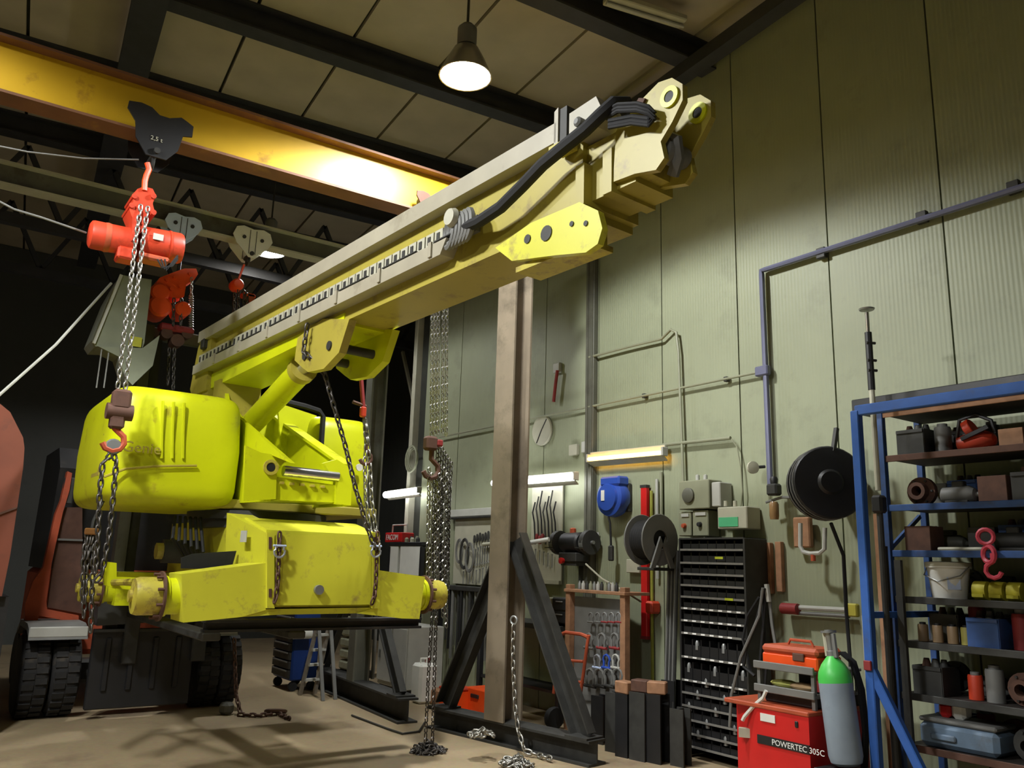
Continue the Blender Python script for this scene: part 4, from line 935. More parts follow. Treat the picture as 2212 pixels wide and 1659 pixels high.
# red spirit level bar, tubes and rods hung on the wall
a, b = wx(1393, 1052), wx(1393, 1376)
RL = thing('spirit_level', 'long bright red spirit level hanging upright on the wall', 'level', (a.x, a.y, b.z))
G().box((a.x, a.y, (a.z + b.z) / 2), (0.05, 0.085, a.z - b.z), bev=.008).build('bar', REDB, RL)
G().box((a.x, a.y, a.z + .005), (0.055, 0.09, 0.03)).build('end_cap', IRON, RL); G().box((a.x, a.y, b.z - .005), (0.055, 0.09, 0.03)).build('end_cap', REDD, RL)
for u, v0, v1, m, lb in ((1407, 1060, 1495, mat('olive_yellow', (150, 150, 60), 0.5), 'slim olive-yellow tube leaning beside the red level'), (1419, 1035, 1250, GRY, 'pale grey rod hanging beside the red level'), (1428, 1020, 1180, OLIVE, 'thin green-grey rod hanging by the cable reel')):
    a, b = wx(u, v0, XW - .035), wx(u, v1, XW - .035); one(G().cyl(a, V3((a.x, a.y, b.z)), 0.016, n=8), 'wall_rod', m, lb, 'rod')
one(G().box(wx(1410, 1312, 6.08), (0.136, 0.10, 0.12), bev=.02), 'hand_lamp', RED, 'small red hand lamp hanging under the cable reel', 'lamp')
# switch cabinet group
EC = thing('switch_cabinet', 'green-grey electrical cabinet with a round dial on the wall', 'cabinet', wx(1500, 1100, 6.0))
def wb(u0, v0, u1, v1, X, d, bev=.008):
    a, b = px(u0, v0, X=X), px(u1, v1, X=X); return G().box((X + d / 2, (a.y + b.y) / 2, (a.z + b.z) / 2), (d, abs(a.y - b.y), abs(a.z - b.z)), bev=bev)
wb(1466, 1040, 1532, 1098, 5.95, 0.19).build('body', OLIVE, EC)
c = px(1488, 1070, X=5.95); G().lathe([(0.07, 0), (0.07, .02), (0.05, .03), (0.0001, .03)], c, (-1, 0, 0), 20).build('dial', IRONG, EC)
for u in (1507, 1524): G().lathe([(0.02, 0), (0.02, .05), (0.0001, .06)], px(u, 1038, X=6.02), (0, 0, 1), 10).build('cable_gland', GRY, EC)
for (u0, u1, v0, v1, lb, kc) in ((1465, 1493, 1106, 1158, 'green-grey starter box with a copper knob under the cabinet', ORD), (1495, 1530, 1103, 1158, 'green-grey starter box with a black switch under the cabinet', CLR)):
    t = thing('starter_box', lb, 'switch box', px(u0, v1, X=6.0)); wb(u0, v0, u1, v1, 5.98, 0.16).build('body', OLIVE, t)
    c = px((u0 + u1) / 2, v0 + 30, X=5.98); G().lathe([(0.025, 0), (0.02, .03), (0.0001, .032)], c, (-1, 0, 0), 12).build('knob', kc, t)
    wb(u0 + 6, v0 + 4, u1 - 6, v0 + 10, 5.97, 0.012, 0).build('cover_strip', GRY, t)
wb_ = wb(1536, 1042, 1556, 1094, 5.97, 0.17).build('relay_box', GRY); tag(wb_, 'narrow white relay box right of the green-grey cabinet', 'box')
GB = thing('exit_light_box', 'cream wall box with a green lit front panel above the bin rack', 'light box', px(1580, 1142, X=5.95))
wb(1549, 1096, 1614, 1142, 5.95, 0.19).build('body', CRM, GB)
wb(1552, 1118, 1594, 1137, 5.944, 0.008, 0).build('green_panel', mat('panel_green', (84, 178, 128), 0.4, var=.04), GB)
for u in (1568, 1588): G().lathe([(0.02, 0), (0.018, .05), (0.0001, .05)], px(u, 1094, X=6.0), (0, 0, 1), 10).build('cable_gland', CRM, GB)
# bin rack ----------------------------------------------------------
XR_ = 5.80; yl, yr = px(1468, 1170, X=XR_).y, px(1607, 1170, X=XR_).y; ztop = px(1530, 1163, X=XR_).z
BR = thing('bin_rack', 'tall black steel rack full of small parts bins with white label strips', 'rack', (XR_, (yl + yr) / 2, 0))
G().box((6.085, (yl + yr) / 2, ztop / 2), (0.02, yl - yr, ztop)).build('rack_back', BLKP, BR)
for y, m in ((yl, BLKP), (yr, IRON)): G().box((5.945, y, ztop / 2), (0.30, 0.02, ztop), bev=.003).build('rack_side', m, BR)
G().box((5.945, (yl + yr) / 2, ztop), (0.30, yl - yr, 0.015)).build('rack_top', IRON, BR)
rows = [1188, 1216, 1240, 1264, 1289, 1314, 1340, 1367, 1418, 1468, 1495, 1523, 1552, 1581, 1608, 1634]
STRIP = mat('label_strip', (120, 118, 112), 0.5, var=.2, scale=20)
zs = [px(1475, v, X=XR_).z for v in rows]; prev = ztop; bw = (yl - yr - 0.04) / 7
binm = G(); 
def mkbin(h):
    g = G(); w2, d = bw * .46, 0.22
    g.box((0, 0, 0.004), (d, w2 * 2, 0.008)); g.box((-d / 2, 0, h * .25), (0.006, w2 * 2, h * .5)); g.box((d / 2, 0, h * .4), (0.006, w2 * 2, h * .8))
    for s in (-1, 1): g.box((0, s * w2, h * .38), (d, 0.005, h * .76))
    return g
bin_cache = {}
for i, z in enumerate(zs):
    if z < 0.03: break
    sh = G().box((5.945, (yl + yr) / 2, z), (0.29, yl - yr - .03, 0.008)).build('rack_shelf', BLKP, BR)
    G().box((XR_ - .004, (yl + yr) / 2, z + .002), (0.006, yl - yr - .02, 0.018)).build('label_strip', STRIP if i not in () else GRY, sh)
    hgt = round(prev - z, 2); prev = z
    if hgt not in bin_cache:
        me = mkbin(min(hgt, 0.2)).mesh('parts_bin', V3((0, 0, 0))); me.materials.append(BLKP); bin_cache[hgt] = me
    for k in range(7):
        y = yl - .02 - bw * (k + .5)
        o = bpy.data.objects.new('parts_bin', bin_cache[hgt]); COL.objects.link(o); o.parent = BR; o.location = V3((XR_ + .13, y, z + .006)) - WL[BR.name]; WL[o.name] = V3((XR_ + .13, y, z + .006))
        if 4 < i < 10 and not (i == 7 and k > 5):
            G().box((XR_ - .009, y, z + .003), (0.003, bw * .45, 0.014)).build('label', PRW, sh)
        if (i, k) in ((1, 4), (4, 5)): G().box((XR_ - .009, y, z + (.05 if i == 1 else .003)), (0.004, bw * .9, 0.02)).build('yellow_label', mat('label_green_yellow', (180, 190, 40), 0.6), sh)
        if i >= 8 and (k * 7 + i) % 3 == 0:
            G().lathe([(0.02, 0), (0.02, .06), (0.012, .08), (0.0001, .08)], (XR_ + .03, y, z + .07), (0, 0, 1), 8).build('bottle_in_bin', ZINC, o)
# wooden battens, regulator, valve, U handle, cross pipe
for u, v0, v1, lb in ((1657, 1172, 1282, 'raw wooden batten fixed upright to the wall right of the bin rack'), (1680, 1170, 1278, 'second raw wooden batten by the air regulator')):
    a, b = wx(u, v0, 6.1), wx(u, v1, 6.1); one(G().box((6.12, a.y, (a.z + b.z) / 2), (0.05, 0.06, a.z - b.z), bev=.004), 'wood_batten', WOOD, lb, 'batten')
FR = thing('air_regulator', 'dark air filter regulator with glass bowl under the pipe end', 'regulator', wx(1672, 1125, 6.0))
G().box(wx(1672, 1058, 6.0), (0.09, 0.11, 0.10), bev=.015).build('regulator_body', IRON, FR)
G().lathe([(0.035, 0), (0.04, .03), (0.04, .13), (0.03, .15)], wx(1673, 1122, 6.0), (0, 0, 1), 14).build('bowl', mat('amber_bowl', (150, 118, 80), 0.25), FR)
G().lathe([(0.03, 0), (0.035, .04), (0.025, .06), (0.0001, .06)], wx(1672, 1045, 6.0), (0, 0, 1), 12).build('knob', BLKP, FR)
G().tube([wx(1655, 1085, 6.02), wx(1690, 1074, 6.02), wx(1716, 1075, 6.02)], 0.012, 6).build('outlet_pipe', GRYD, FR)
VL = thing('pipe_valve', 'round pale valve handle on the vertical air pipe', 'valve', wx(1640, 1010, 6.0))
c = wx(1626, 1010, 5.98); G().lathe([(0.02, -.02), (0.055, -.015), (0.055, .01), (0.02, .02)], c, (.4, 1, 0), 16).build('hand_wheel', CRM, VL)
G().cyl(c, wx(1652, 1008, PX_), 0.014, n=8).build('stem', IRON, VL)
UH = thing('hose_bracket', 'grey bent tube bracket under the black hose reel', 'bracket', wx(1755, 1195, 5.95))
G().tube([wx(u, v, 5.95) for u, v in ((1729, 1130), (1729, 1180), (1735, 1192), (1750, 1196), (1770, 1195), (1781, 1186), (1782, 1140))], 0.018, 8).build('tube', GRY, UH)
G().lathe([(0.02, 0), (0.02, .05)], wx(1757, 1212, 5.95), (0, 0, 1), 10).build('nipple', ORD, UH)
G().box(wx(1735, 1150, 6.08), (0.06, 0.16, 0.25), bev=.01).build('wood_back', WOOD, UH)
pipe('low_pipe', 'pale grey double pipe low on the wall with a dark red coupling', [wx(1718, 1312, 6.08), wx(1835, 1318, 6.08)], 0.02, GRY)
pipe('low_pipe', 'second pale grey pipe just below with matching run', [wx(1718, 1324, 6.08), wx(1835, 1331, 6.08)], 0.016, GRYD)
one(G().cyl(wx(1690, 1314, 6.06), wx(1724, 1316, 6.06), 0.045, n=12), 'red_coupling', REDD, 'dark red hose coupling at the end of the low pipes', 'coupling')
one(G().box(wx(1842, 1318, 6.04), (0.05, 0.10, 0.10), bev=.01), 'yellow_clamp', mat('clamp_yellow', (190, 180, 70), .5), 'small yellow clamp at the low pipes near the blue frame', 'clamp')
# big black hose reel
c = wx(1792, 1042, 5.72); ax = V3((-.62, -.78, 0.02)).normalized()
KR = thing('large_hose_reel', 'large black open hose reel on the wall beside the blue frame', 'hose reel', c - V3((0, 0, .3)))
G().lathe([(0.275, 0), (0.28, .01), (0.27, .02), (0.10, .03), (0.08, .05), (0.0001, .05)], c, ax, 32).build('reel_flange', BLKP, KR)
g = G()
for k in range(5): g.ring(c - ax * (.03 + .035 * k), ax, 0.262 - .004 * k, 0.017, 28, 6)
g.build('coiled_hose', BLK, KR)
for k in (0, 2, 4): G().ring(c - ax * (.01 + .035 * k), ax, 0.281, 0.006, 28, 5).build('rim_wire', GRYD, KR)
G().lathe([(0.275, 0), (0.28, .01), (0.27, .02)], c - ax * .2, ax, 28).build('reel_flange', BLKP, KR)
G().bar(c - ax * .2, V3((6.1, c.y + .15, c.z)), 0.12, 0.2, bev=.01).build('wall_arm', IRON, KR)
G().bar(wx(1800, 975, 5.75), wx(1807, 925, 5.8), 0.03, 0.03).build('guide_arm', IRON, KR)
G().tube([wx(1795, 1130, 5.75), wx(1822, 1200, 5.9), wx(1828, 1320, 5.95), wx(1836, 1420, 5.95), wx(1845, 1560, 5.9)], 0.014, 6).build('hanging_hose', BLK, KR)
# hanging welding hoses in front of the bin rack
HB = thing('hanging_hoses', 'bundle of black hoses hanging from the wall over the bin rack', 'hose', wx(1640, 1500, 5.7))
for k, pts in enumerate((((1648, 1270), (1640, 1330), (1600, 1420), (1580, 1500), (1576, 1570)), ((1652, 1270), (1635, 1340), (1612, 1400), (1606, 1440), (1630, 1460)), ((1655, 1275), (1648, 1360), (1640, 1450), (1642, 1520)), ((1660, 1275), (1668, 1350), (1680, 1420)), ((1645, 1275), (1650, 1350), (1655, 1440), (1650, 1520)), ((1640, 1290), (1615, 1330), (1605, 1380), (1622, 1450)))):
    G().tube([px(u, v, X=5.66 + .02 * k) for u, v in pts], 0.012 + .002 * (k % 2), 6).build('hose', BLK if k % 3 else GRYD, HB)
G().cyl(px(1656, 1262, X=5.7), px(1661, 1300, X=5.7), 0.02, n=8).build('torch_grip', GRY, HB)
# telescopic prop
tp = px(1878, 760, X=5.32); TPy = tp.y
TP = thing('telescopic_prop', 'slim telescopic steel prop with a chrome top standing at the blue frame', 'prop', (5.32, TPy, 0.1))
zz = lambda v: px(1885, v, X=5.32).z
G().cyl((5.32, TPy, zz(672)), (5.32, TPy, zz(720)), 0.014, n=10).build('chrome_tip', CHROME, TP)
G().lathe([(0.015, 0), (0.05, .004), (0.055, .014), (0.02, .02)], (5.32, TPy, zz(668)), n=16).build('top_plate', ZINC, TP)
G().cyl((5.32, TPy, zz(842)), (5.32, TPy, zz(716)), 0.024, n=10).build('lock_sleeve', BLKP, TP)
G().cyl((5.32, TPy, zz(1060)), (5.32, TPy, zz(842)), 0.019, n=10).build('upper_tube', CRM, TP)
G().box((5.32, TPy, zz(1090)), (0.08, 0.08, 0.12), bev=.015).build('clamp', BLKP, TP)
G().cyl((5.32, TPy, 0.0), (5.32, TPy, zz(1095)), 0.021, n=10).build('lower_tube', IRON, TP)
for v in (740, 778, 800): G().cyl((5.29, TPy, zz(v)), (5.35, TPy - .03, zz(v)), 0.01, n=6).build('lock_bolt', IRON, TP)
# ------------------------------------------------------------------ blue frame and shelving on the right
XF = 5.15
def sf(u, v, X=XF): return px(u, v, X=X)
fpy = sf(1850, 900).y; ztp = sf(1850, 888).z
BF = thing('blue_frame', 'bright blue square tube frame in front of the dark shelving', 'frame', (XF, fpy, 0))
G().box((XF, fpy, ztp / 2), (0.06, 0.06, ztp), bev=.006).build('post', BLU, BF)
G().box((XF, fpy - 1.6, ztp + .0), (0.05, 3.2, 0.07), bev=.006).build('top_rail', BLU, BF)
G().box((XF, fpy - 3.2, ztp / 2), (0.06, 0.06, ztp), bev=.006).build('post', BLU, BF)
a, b = sf(1880, 1440), sf(1990, 1665); b = a + (b - a) * 1.6; b.z = max(b.z, 0.03)
k = (a.z - 0.03) / (a.z - sf(1990, 1665).z); e = a.lerp(sf(1990, 1665), k)
G().bar(a, e, 0.05, 0.06, bev=.006).build('brace', BLU, BF)
c = sf(1882, 1437); G().box(c - V3((.04, 0, 0)), (0.02, 0.05, 0.06), bev=.004).build('red_clip', REDD, BF)
for dz in (1.35,):
    G().bar((XF, fpy, ztp - dz), (6.05, fpy, ztp - dz), 0.04, 0.04).build('side_rail', BLU, BF)
# shelving
XS = 5.55; X1 = 6.08; spy = px(1921, 1100, X=XS).y; y1 = spy - 3.0
SHL = thing('shelving', 'dark steel shelving with blue edges crowded with workshop parts', 'shelving', ((XS + X1) / 2, spy, 0))
SHD = mat('shelf_dark_board', (52, 46, 42), 0.7, var=.25, scale=5)
BLUE2 = mat('worn_shelf_blue', (52, 84, 140), 0.5, var=.25, scale=8, dirt=(60, 60, 66), dirt_amt=.4)
lv = [px(1930, v, X=XS).z for v in (888, 985, 1092, 1190, 1288, 1382, 1492, 1600)]
for i, z in enumerate(lv):
    s = G().box(((XS + X1) / 2, (spy + y1) / 2, z - .012), (X1 - XS, spy - y1, 0.02)).build('shelf_board', SHD, SHL)
    G().box((XS - .006, (spy + y1) / 2, z - .018), (0.012, spy - y1, 0.045), bev=.003).build('shelf_edge', BLUE2 if i in (2, 3) else WOOD if i == 0 else IRON if i in (4, 5, 6) else RUST, s)
for (x, y) in ((XS, spy), (X1 - .03, spy), (XS, y1), (X1 - .03, y1)):
    G().box((x, y + .02, lv[0] / 2), (0.045, 0.045, lv[0]), bev=.004).build('upright', BLUE2, SHL)
G().bar((XS + .02, spy + .02, lv[3] + .02), (X1 - .1, spy + .02, lv[2] - .05), 0.02, 0.03).build('side_brace', BLUE2, SHL)
one(G().box((5.62, spy - 1.35, lv[0] + .06), (0.28, 3.1, 0.10), bev=.006), 'dark_plank', BLKP, 'long dark plank lying on top of the shelving', 'plank')
# kinds of parts on the shelves: packed side by side so that nothing runs into its neighbour
OCC = {}
def free_y(level, row, y, w):
    iv = OCC.setdefault((level, row), []); y = min(y, spy - .06 - w / 2)
    for k in range(200):
        d = (k + 1) // 2 * .02 * (-1 if k % 2 else 1); c = y + d
        if c + w / 2 > spy - .05: continue
        if all(abs(c - a) > (w + b) / 2 + .006 for a, b in iv): iv.append((c, w)); return c
    iv.append((y, w)); return y
def put(build, level, u, label, cat, name, w, row=0, X=None, grp=None):
    X = X or (XS + .15 if row == 0 else XS + .41)
    y = free_y(level, row, px(u, 1100 + 90 * (level - 2), X=X).y, w)
    c = V3((X, y, lv[level])); t = thing(name, label, cat, c, grp); build(t, c); return t
def motor(m, s=.85):
    def f(t, c):
        c = c + V3((0, 0, .075 * s))
        G().lathe([(.04 * s, -.14 * s), (.07 * s, -.12 * s), (.072 * s, .08 * s), (.05 * s, .12 * s), (.02 * s, .13 * s), (.02 * s, .17 * s)], c, (0, -1, 0), 14).build('body', m, t)
        G().box(c - V3((0, 0, .06 * s)), (.14 * s, .18 * s, .03 * s), bev=.004).build('foot', IRON, t)
        G().box(c + V3((0, 0, .085 * s)), (.07 * s, .09 * s, .05 * s), bev=.006).build('terminal_box', IRON, t)
    return f
def can(m, r=.045, h=.12, cap=None):
    def f(t, c):
        G().lathe([(r, 0), (r, h * .92), (r * .92, h)], c, n=14).build('body', m, t)
        G().lathe([(r * .6, h), (r * .6, h * 1.12), (r * .1, h * 1.14)], c, n=12).build('cap', cap or GRYD, t)
    return f
def crate(m, w=.19, h=.18, d=.22):
    def f(t, c):
        g = G(); g.box(c + V3((0, 0, .008)), (d, w, .016))
        for sx in (-1, 1): g.box(c + V3((sx * d / 2, 0, h / 2)), (.01, w, h))
        for sy in (-1, 1): g.box(c + V3((0, sy * w / 2, h / 2)), (d, .01, h))
        g.build('crate_body', m, t)
        G().box(c + V3((-d / 2 - .006, 0, h * .92)), (.014, w, .02)).build('rim', m, t)
        for k in range(3): G().lathe([(w * .12, 0), (w * .15, .02), (w * .15, h * .9), (w * .09, h * 1.15)], c + V3((0, (k - 1) * w * .31, .016)), n=10).build('contents', (IRON, GRYD, RUST)[k], t)
    return f
def flange(m, R=.10):
    def f(t, c):
        c = c + V3((0, 0, R))
        G().lathe([(R, -.02), (R, .02), (R * .6, .02), (R * .6, .08), (R * .35, .08), (R * .35, -.02)], c, (-1, 0, 0), 20).build('disc', m, t)
        for k in range(6):
            a = k * 1.047; p = c + V3((-.02, R * .8 * math.cos(a), R * .8 * math.sin(a))); G().cyl(p, p - V3((.012, 0, 0)), .008, n=6).build('bolt', IRON, t)
    return f
def carton(m, w=.18, h=.17, d=.18):
    def f(t, c):
        G().box(c + V3((0, 0, h / 2)), (d, w, h), bev=.003).build('carton_body', m, t)
        G().box(c + V3((0, 0, h + .001)), (d * .2, w, .003)).build('tape', CRM, t)
    return f
def pipes(m, n=4, L=.3):
    def f(t, c):
        for k in range(n): G().cyl(c + V3((.03 * k - .05, -L / 2, .016)), c + V3((.03 * k - .05, L / 2, .016)), .014, n=8).build('tube', m, t)
    return f
# signature items
def grinder(t, c):
    c = c + V3((0, 0, .085)); s = .8
    G().lathe([(.03 * s, -.16 * s), (.075 * s, -.14 * s), (.085 * s, -.05 * s), (.08 * s, .08 * s), (.05 * s, .14 * s), (.0001, .16 * s)], c - V3((0, 0, .02)), (0, -1, .1), 16).build('motor_housing', RED, t)
    G().lathe([(.06, -.025), (.064, -.02), (.064, .02), (.06, .025)], c + V3((-.02, .03, .07)), (0, -1, .5), 14).build('head', RED, t)
    G().tube([c + V3((-.04, .11, .02)), c + V3((-.05, .08, .13)), c + V3((-.03, -.02, .16)), c + V3((-.02, -.11, .11)), c + V3((-.02, -.13, .02))], .013, 7).build('handle', BLKP, t)
    G().box(c + V3((-.068, -.02, .03)), (.02, .19, .025), M=Matrix.Rotation(-.35, 3, 'X')).build('black_band', BLKP, t)
    for q in (-1, 1): G().box(c + V3((0, q * .08, -.072)), (.08, .025, .025), bev=.005).build('foot', IRON, t)
put(grinder, 1, 2116, 'red portable pump with black handle on the shelf under the blue top rail', 'pump', 'portable_pump', .29)
put(carton(WOOD, .15, .12, .16), 1, 2195, 'small tan carton beside the red portable pump', 'carton', 'carton', .16)
def bucket(t, c):
    G().lathe([(.105, 0), (.13, .20), (.14, .20), (.14, .225), (.13, .225)], c, n=24).build('pail', WHT, t)
    G().lathe([(.142, .21), (.142, .235), (.10, .24), (.0001, .24)], c, n=24).build('lid', CRM, t)
    G().tube([c + V3((0, .14, .21)), c + V3((-.09, .12, .15)), c + V3((-.14, 0, .11)), c + V3((-.09, -.12, .15)), c + V3((0, -.14, .21))], .004, 5).build('wire_handle', ZINC, t)
    G().box(c + V3((-.085, -.075, .1)), (.004, .08, .08), rz=.75).build('pale_label', BLUP, t)
put(bucket, 4, 2052, 'dirty white plastic bucket with lid on the shelving', 'bucket', 'bucket', .29)
def rolls(t, c):
    YR = mat('strap_yellow', (196, 188, 56), .6, var=.2, scale=20)
    for k in range(3):
        G().lathe([(.025, -.04), (.06, -.04), (.06, .04), (.025, .04)], c + V3((-.02, .105 - .105 * k, .06)), (0, -1, 0), 18).build('strap_roll', YR, t)
        G().box(c + V3((-.075, .105 - .105 * k, .03)), (.03, .07, .02)).build('strap_end', YR, t)
put(rolls, 4, 2155, 'yellow lashing strap rolls beside the white bucket', 'strap', 'lashing_straps', .31)
RPm = mat('pink_red', (190, 62, 80), .5)
c = V3((XS - .035, px(2132, 1190, X=XS - .035).y, lv[3] + .05))
t = thing('lifting_hook', 'pink-red lifting hook hanging over the blue shelf edge', 'hook', c)
G().ring(c + V3((0, .0, .04)), (1, .2, 0), .045, .014, 14, 6).build('ring', RPm, t)
G().ring(c + V3((0, -.01, -.07)), (1, -.5, 0), .05, .016, 14, 6).build('ring', RPm, t)
hook(G(), c + V3((0, -.03, -.15)), .8, (0, 1, 0)).build('hook', RPm, t)
put(pipes(CRM, 4, .3), 3, 2085, 'pale thin tubes lying behind the pink-red hook', 'tubes', 'tube_bundle', .32)
def bluebox(t, c):
    B3 = mat('dusty_blue', (108, 130, 152), .6, var=.2, dirt=(90, 90, 88), dirt_amt=.5); c = c + V3((.02, 0, .004))
    G().box(c + V3((0, 0, .075)), (.28, .50, .15), bev=.03).build('case', B3, t)
    G().box(c + V3((0, 0, .165)), (.27, .49, .03), bev=.01).build('lid', GRYD, t)
    G().box(c + V3((-.15, .08, .07)), (.02, .16, .04), bev=.008).build('latch', B3, t)
tcs = put(bluebox, 7, 2050, 'dusty blue-grey tool case on the lowest shelf in view', 'case', 'tool_case', .54)
c = WL[tcs.name] + V3((0, .06, .186))
t = thing('rag_pack', 'red and white pack lying on the dusty blue-grey case', 'pack', c)
G().box(c + V3((0, -.045, .05)), (.11, .09, .10), bev=.02).build('white_half', WHT, t); G().box(c + V3((0, .045, .045)), (.11, .08, .09), bev=.02).build('red_half', REDB, t)
put(can(RED, .045, .15), 6, 2106, 'orange-red spray can standing on the shelf above the tool case', 'can', 'spray_can', .10)
rnd = random.Random(3)
JAR = mat('jar_tan', (150, 124, 92), .4, var=.15)
for k, u in enumerate((1947, 1962, 1978, 2010)):
    put(can(JAR if k != 3 else mat('tin_yellow', (170, 160, 80), .5), .034, .11, BLKP), 5, u, 'tan glass jar with dark lid in the row beside the shelf upright' if k < 3 else 'yellow tin beside the row of tan jars', 'jar' if k < 3 else 'tin', 'jar' if k < 3 else 'tin', .075, grp='row of jars' if k < 3 else None)
kinds = [('gear_motor', 'motor', lambda: motor(rnd.choice((IRON, GRYD, IRONG))), 'grey gear motor stored on the {}', .28),
         ('parts_crate', 'crate', lambda: crate(rnd.choice((IRON, GRYD, BLUE2))), 'open crate of steel parts stored on the {}', .21),
         ('flange_disc', 'flange', lambda: flange(rnd.choice((GRYD, RUST, IRON))), 'round bolted flange standing on the {}', .21),
         ('carton', 'carton', lambda: carton(rnd.choice((IRON, GRYD, RUST))), 'taped small carton lying on the {}', .19),
         ('oil_can', 'can', lambda: can(rnd.choice((IRON, GRYD, IRON, REDD)), .055, rnd.uniform(.16, .24)), 'round capped oil can standing on the {}', .12)]
SHN = ['top board', 'board under the blue rail', 'blue-edged board above the hook', 'board with the pink hook', 'board with the white bucket', 'board with the tan jars', 'board with the orange-red can', 'lowest board']
i = 0
for L_, n0, n1 in ((1, 2, 3), (2, 5, 4), (3, 3, 4), (4, 2, 4), (5, 3, 5), (6, 5, 5), (7, 1, 3)):
    for row, n in ((0, n0), (1, n1)):
        for k in range(n):
            nm, cat, mk, lab, w_ = kinds[(i * 3 + L_ + row) % 5]; i += 1
            where = SHN[L_] if row == 0 else 'back of the ' + SHN[L_]
            put(mk(), L_, 1950 + k * 55, lab.format(where), cat, nm, w_, row, grp='parts on the ' + where)
# planks and bars standing between frame and wall
for k, (u, v0, m, lb) in enumerate(((1895, 1110, WOOD, 'raw wooden lath standing behind the blue post'), (1908, 1180, IRON, 'dark flat bar standing behind the blue post'), (1940, 1210, IRON, 'dark angle bar standing beside the shelf upright'), (1870, 1330, GRY, 'pale plastic pipe leaning behind the blue post'))):
    p = px(u, v0, X=5.42 + .02 * k); one(G().box((p.x, p.y, p.z / 2), (.03, .045, p.z)), 'standing_bar', m, lb, 'bar')
# ------------------------------------------------------------------ welder trolley, gas cylinder
XWd = 4.95
wl, wr_ = px(1592, 1560, X=XWd), px(1745, 1560, X=XWd)
WD = thing('welding_machine', 'bright red welding machine with black stripe and white lettering', 'welder', (XWd + .2, (wl.y + wr_.y) / 2, 0))
zt_ = px(1680, 1535, X=XWd).z
# front faces the aisle; a slanted control side shows on its left
pA, pB_, pC = px(1592, 1660, X=XWd + .05), px(1642, 1660, X=XWd - .02), px(1747, 1660, X=XWd + .10)
yA, yB, yC = px(1596, 1560, X=XWd + .12).y, px(1636, 1560, X=XWd - .02).y, px(1747, 1560, X=XWd - .02).y
body = G().prism([V3((XWd - .02, yB, .12)), V3((XWd - .02, yC, .12)), V3((XWd + .75, yC, .12)), V3((XWd + .75, yA, .12)), V3((XWd + .10, yA, .12))], (0, 0, zt_ - .12)).build('case', REDB, WD)
ty = (yB + yC) / 2
G().box((XWd + .36, (yA + yC) / 2, zt_ + .012), (.78, (yA - yC) + .01, .03), bev=.006).build('lid', ORD, WD)
zs_ = px(1690, 1607, X=XWd - .02).z
G().box((XWd - .023, ty, zs_), (.008, yB - yC, .055)).build('stripe', BLKP, WD)
G().text('POWERTEC 305C', .052, (XWd - .028, yB - .12, zs_ - .018), (0, -1, 0), (0, 0, 1), .001).build('lettering', PRW, WD)['kind'] = 'stuff'
G().box((XWd - .023, yB - .09, px(1658, 1551, X=XWd - .02).z), (.006, .12, .05)).build('white_plate', WHT, WD)
for (u, v) in ((1622, 1545), (1721, 1565)):
    c = px(u, v, X=XWd - .02); G().box((XWd - .022 if u > 1640 else XWd + .03, c.y, c.z), (.012, .025, .04), bev=.004).build('handle_slot', BLKP, WD)
G().box((XWd - .03 + .06, yA + (yB - yA) * .5, zs_ + .01), (.05, .10, .06), rz=.6).build('label_strip', CRM, WD)
for sx in (.1, .65):
    for y in (yA - .08, yC + .08): G().lathe([(.06, -.02), (.06, .02)], (XWd + sx, y, .06), (0, 1, 0), 14).build('castor', BLK, WD)
G().box((XWd + .36, (yA + yC) / 2, .10), (.8, yA - yC, .05)).build('base_frame', BLKP, WD)
# black wire feeder shelf with trays and the orange tool box on top
TRc = thing('tool_tray_rack', 'grey two-tier tray rack standing on the red welder', 'rack', (XWd + .35, ty, zt_ + .03))
yl2, yr2 = px(1636, 1480, X=XWd + .05).y, px(1752, 1480, X=XWd + .05).y
G().box((XWd + .36, (yl2 + yr2) / 2, zt_ + .075), (.5, (yl2 - yr2) * .95, .09), bev=.01).build('black_base', BLKP, TRc)
z1_, z2_ = px(1690, 1497, X=XWd + .05).z, px(1690, 1446, X=XWd + .05).z
for z in (z1_, z2_):
    G().box((XWd + .33, (yl2 + yr2) / 2, z), (.56, yl2 - yr2 + .04, .02), bev=.004).build('tray', GRYD, TRc)
    G().box((XWd + .05, (yl2 + yr2) / 2, z + .012), (.02, yl2 - yr2 + .05, .05), bev=.004).build('tray_lip', GRYD, TRc)
for x in (XWd + .08, XWd + .58):
    for y in (yl2, yr2): G().box((x, y, (zt_ + .03 + z2_) / 2), (.025, .025, z2_ - zt_ - .03)).build('upright', GRYD, TRc)
c = V3((XWd + .22, (yl2 + yr2) / 2 + .03, z1_ + .011))
t = thing('work_gloves', 'yellow and tan work gloves lying on the lower tray', 'gloves', c)
G().ball(c + V3((0, .08, .028)), (.06, .12, .028)).build('glove', mat('glove_yellow', (190, 190, 100), .8), t); G().ball(c + V3((-.02, -.09, .028)), (.06, .12, .028)).build('glove', mat('glove_tan', (190, 158, 116), .8), t)
c = V3((XWd + .42, (yl2 + yr2) / 2 - .05, z1_ + .011))
one(G().box(c + V3((0, 0, .07)), (.18, .30, .14), bev=.03), 'welding_mask', BLKP, 'black welding visor lying on the lower tray behind the gloves', 'visor')
c = V3((XWd + .12, yr2 - .03, z1_ + .02)); one(G().lathe([(.028, 0), (.032, .10), (.02, .16), (.012, .2)], V3((c.x, c.y + .01, z1_ + .036))), 'spray_bottle', REDD, 'dark red bottle standing at the end of the lower tray', 'bottle')
OT = thing('tool_box', 'orange steel tool box with carry handle on the upper tray', 'tool box', (XWd + .3, (yl2 + yr2) / 2, z2_ + .012))
ya_, yb_ = px(1646, 1420, X=XWd + .08).y, px(1765, 1420, X=XWd + .08).y
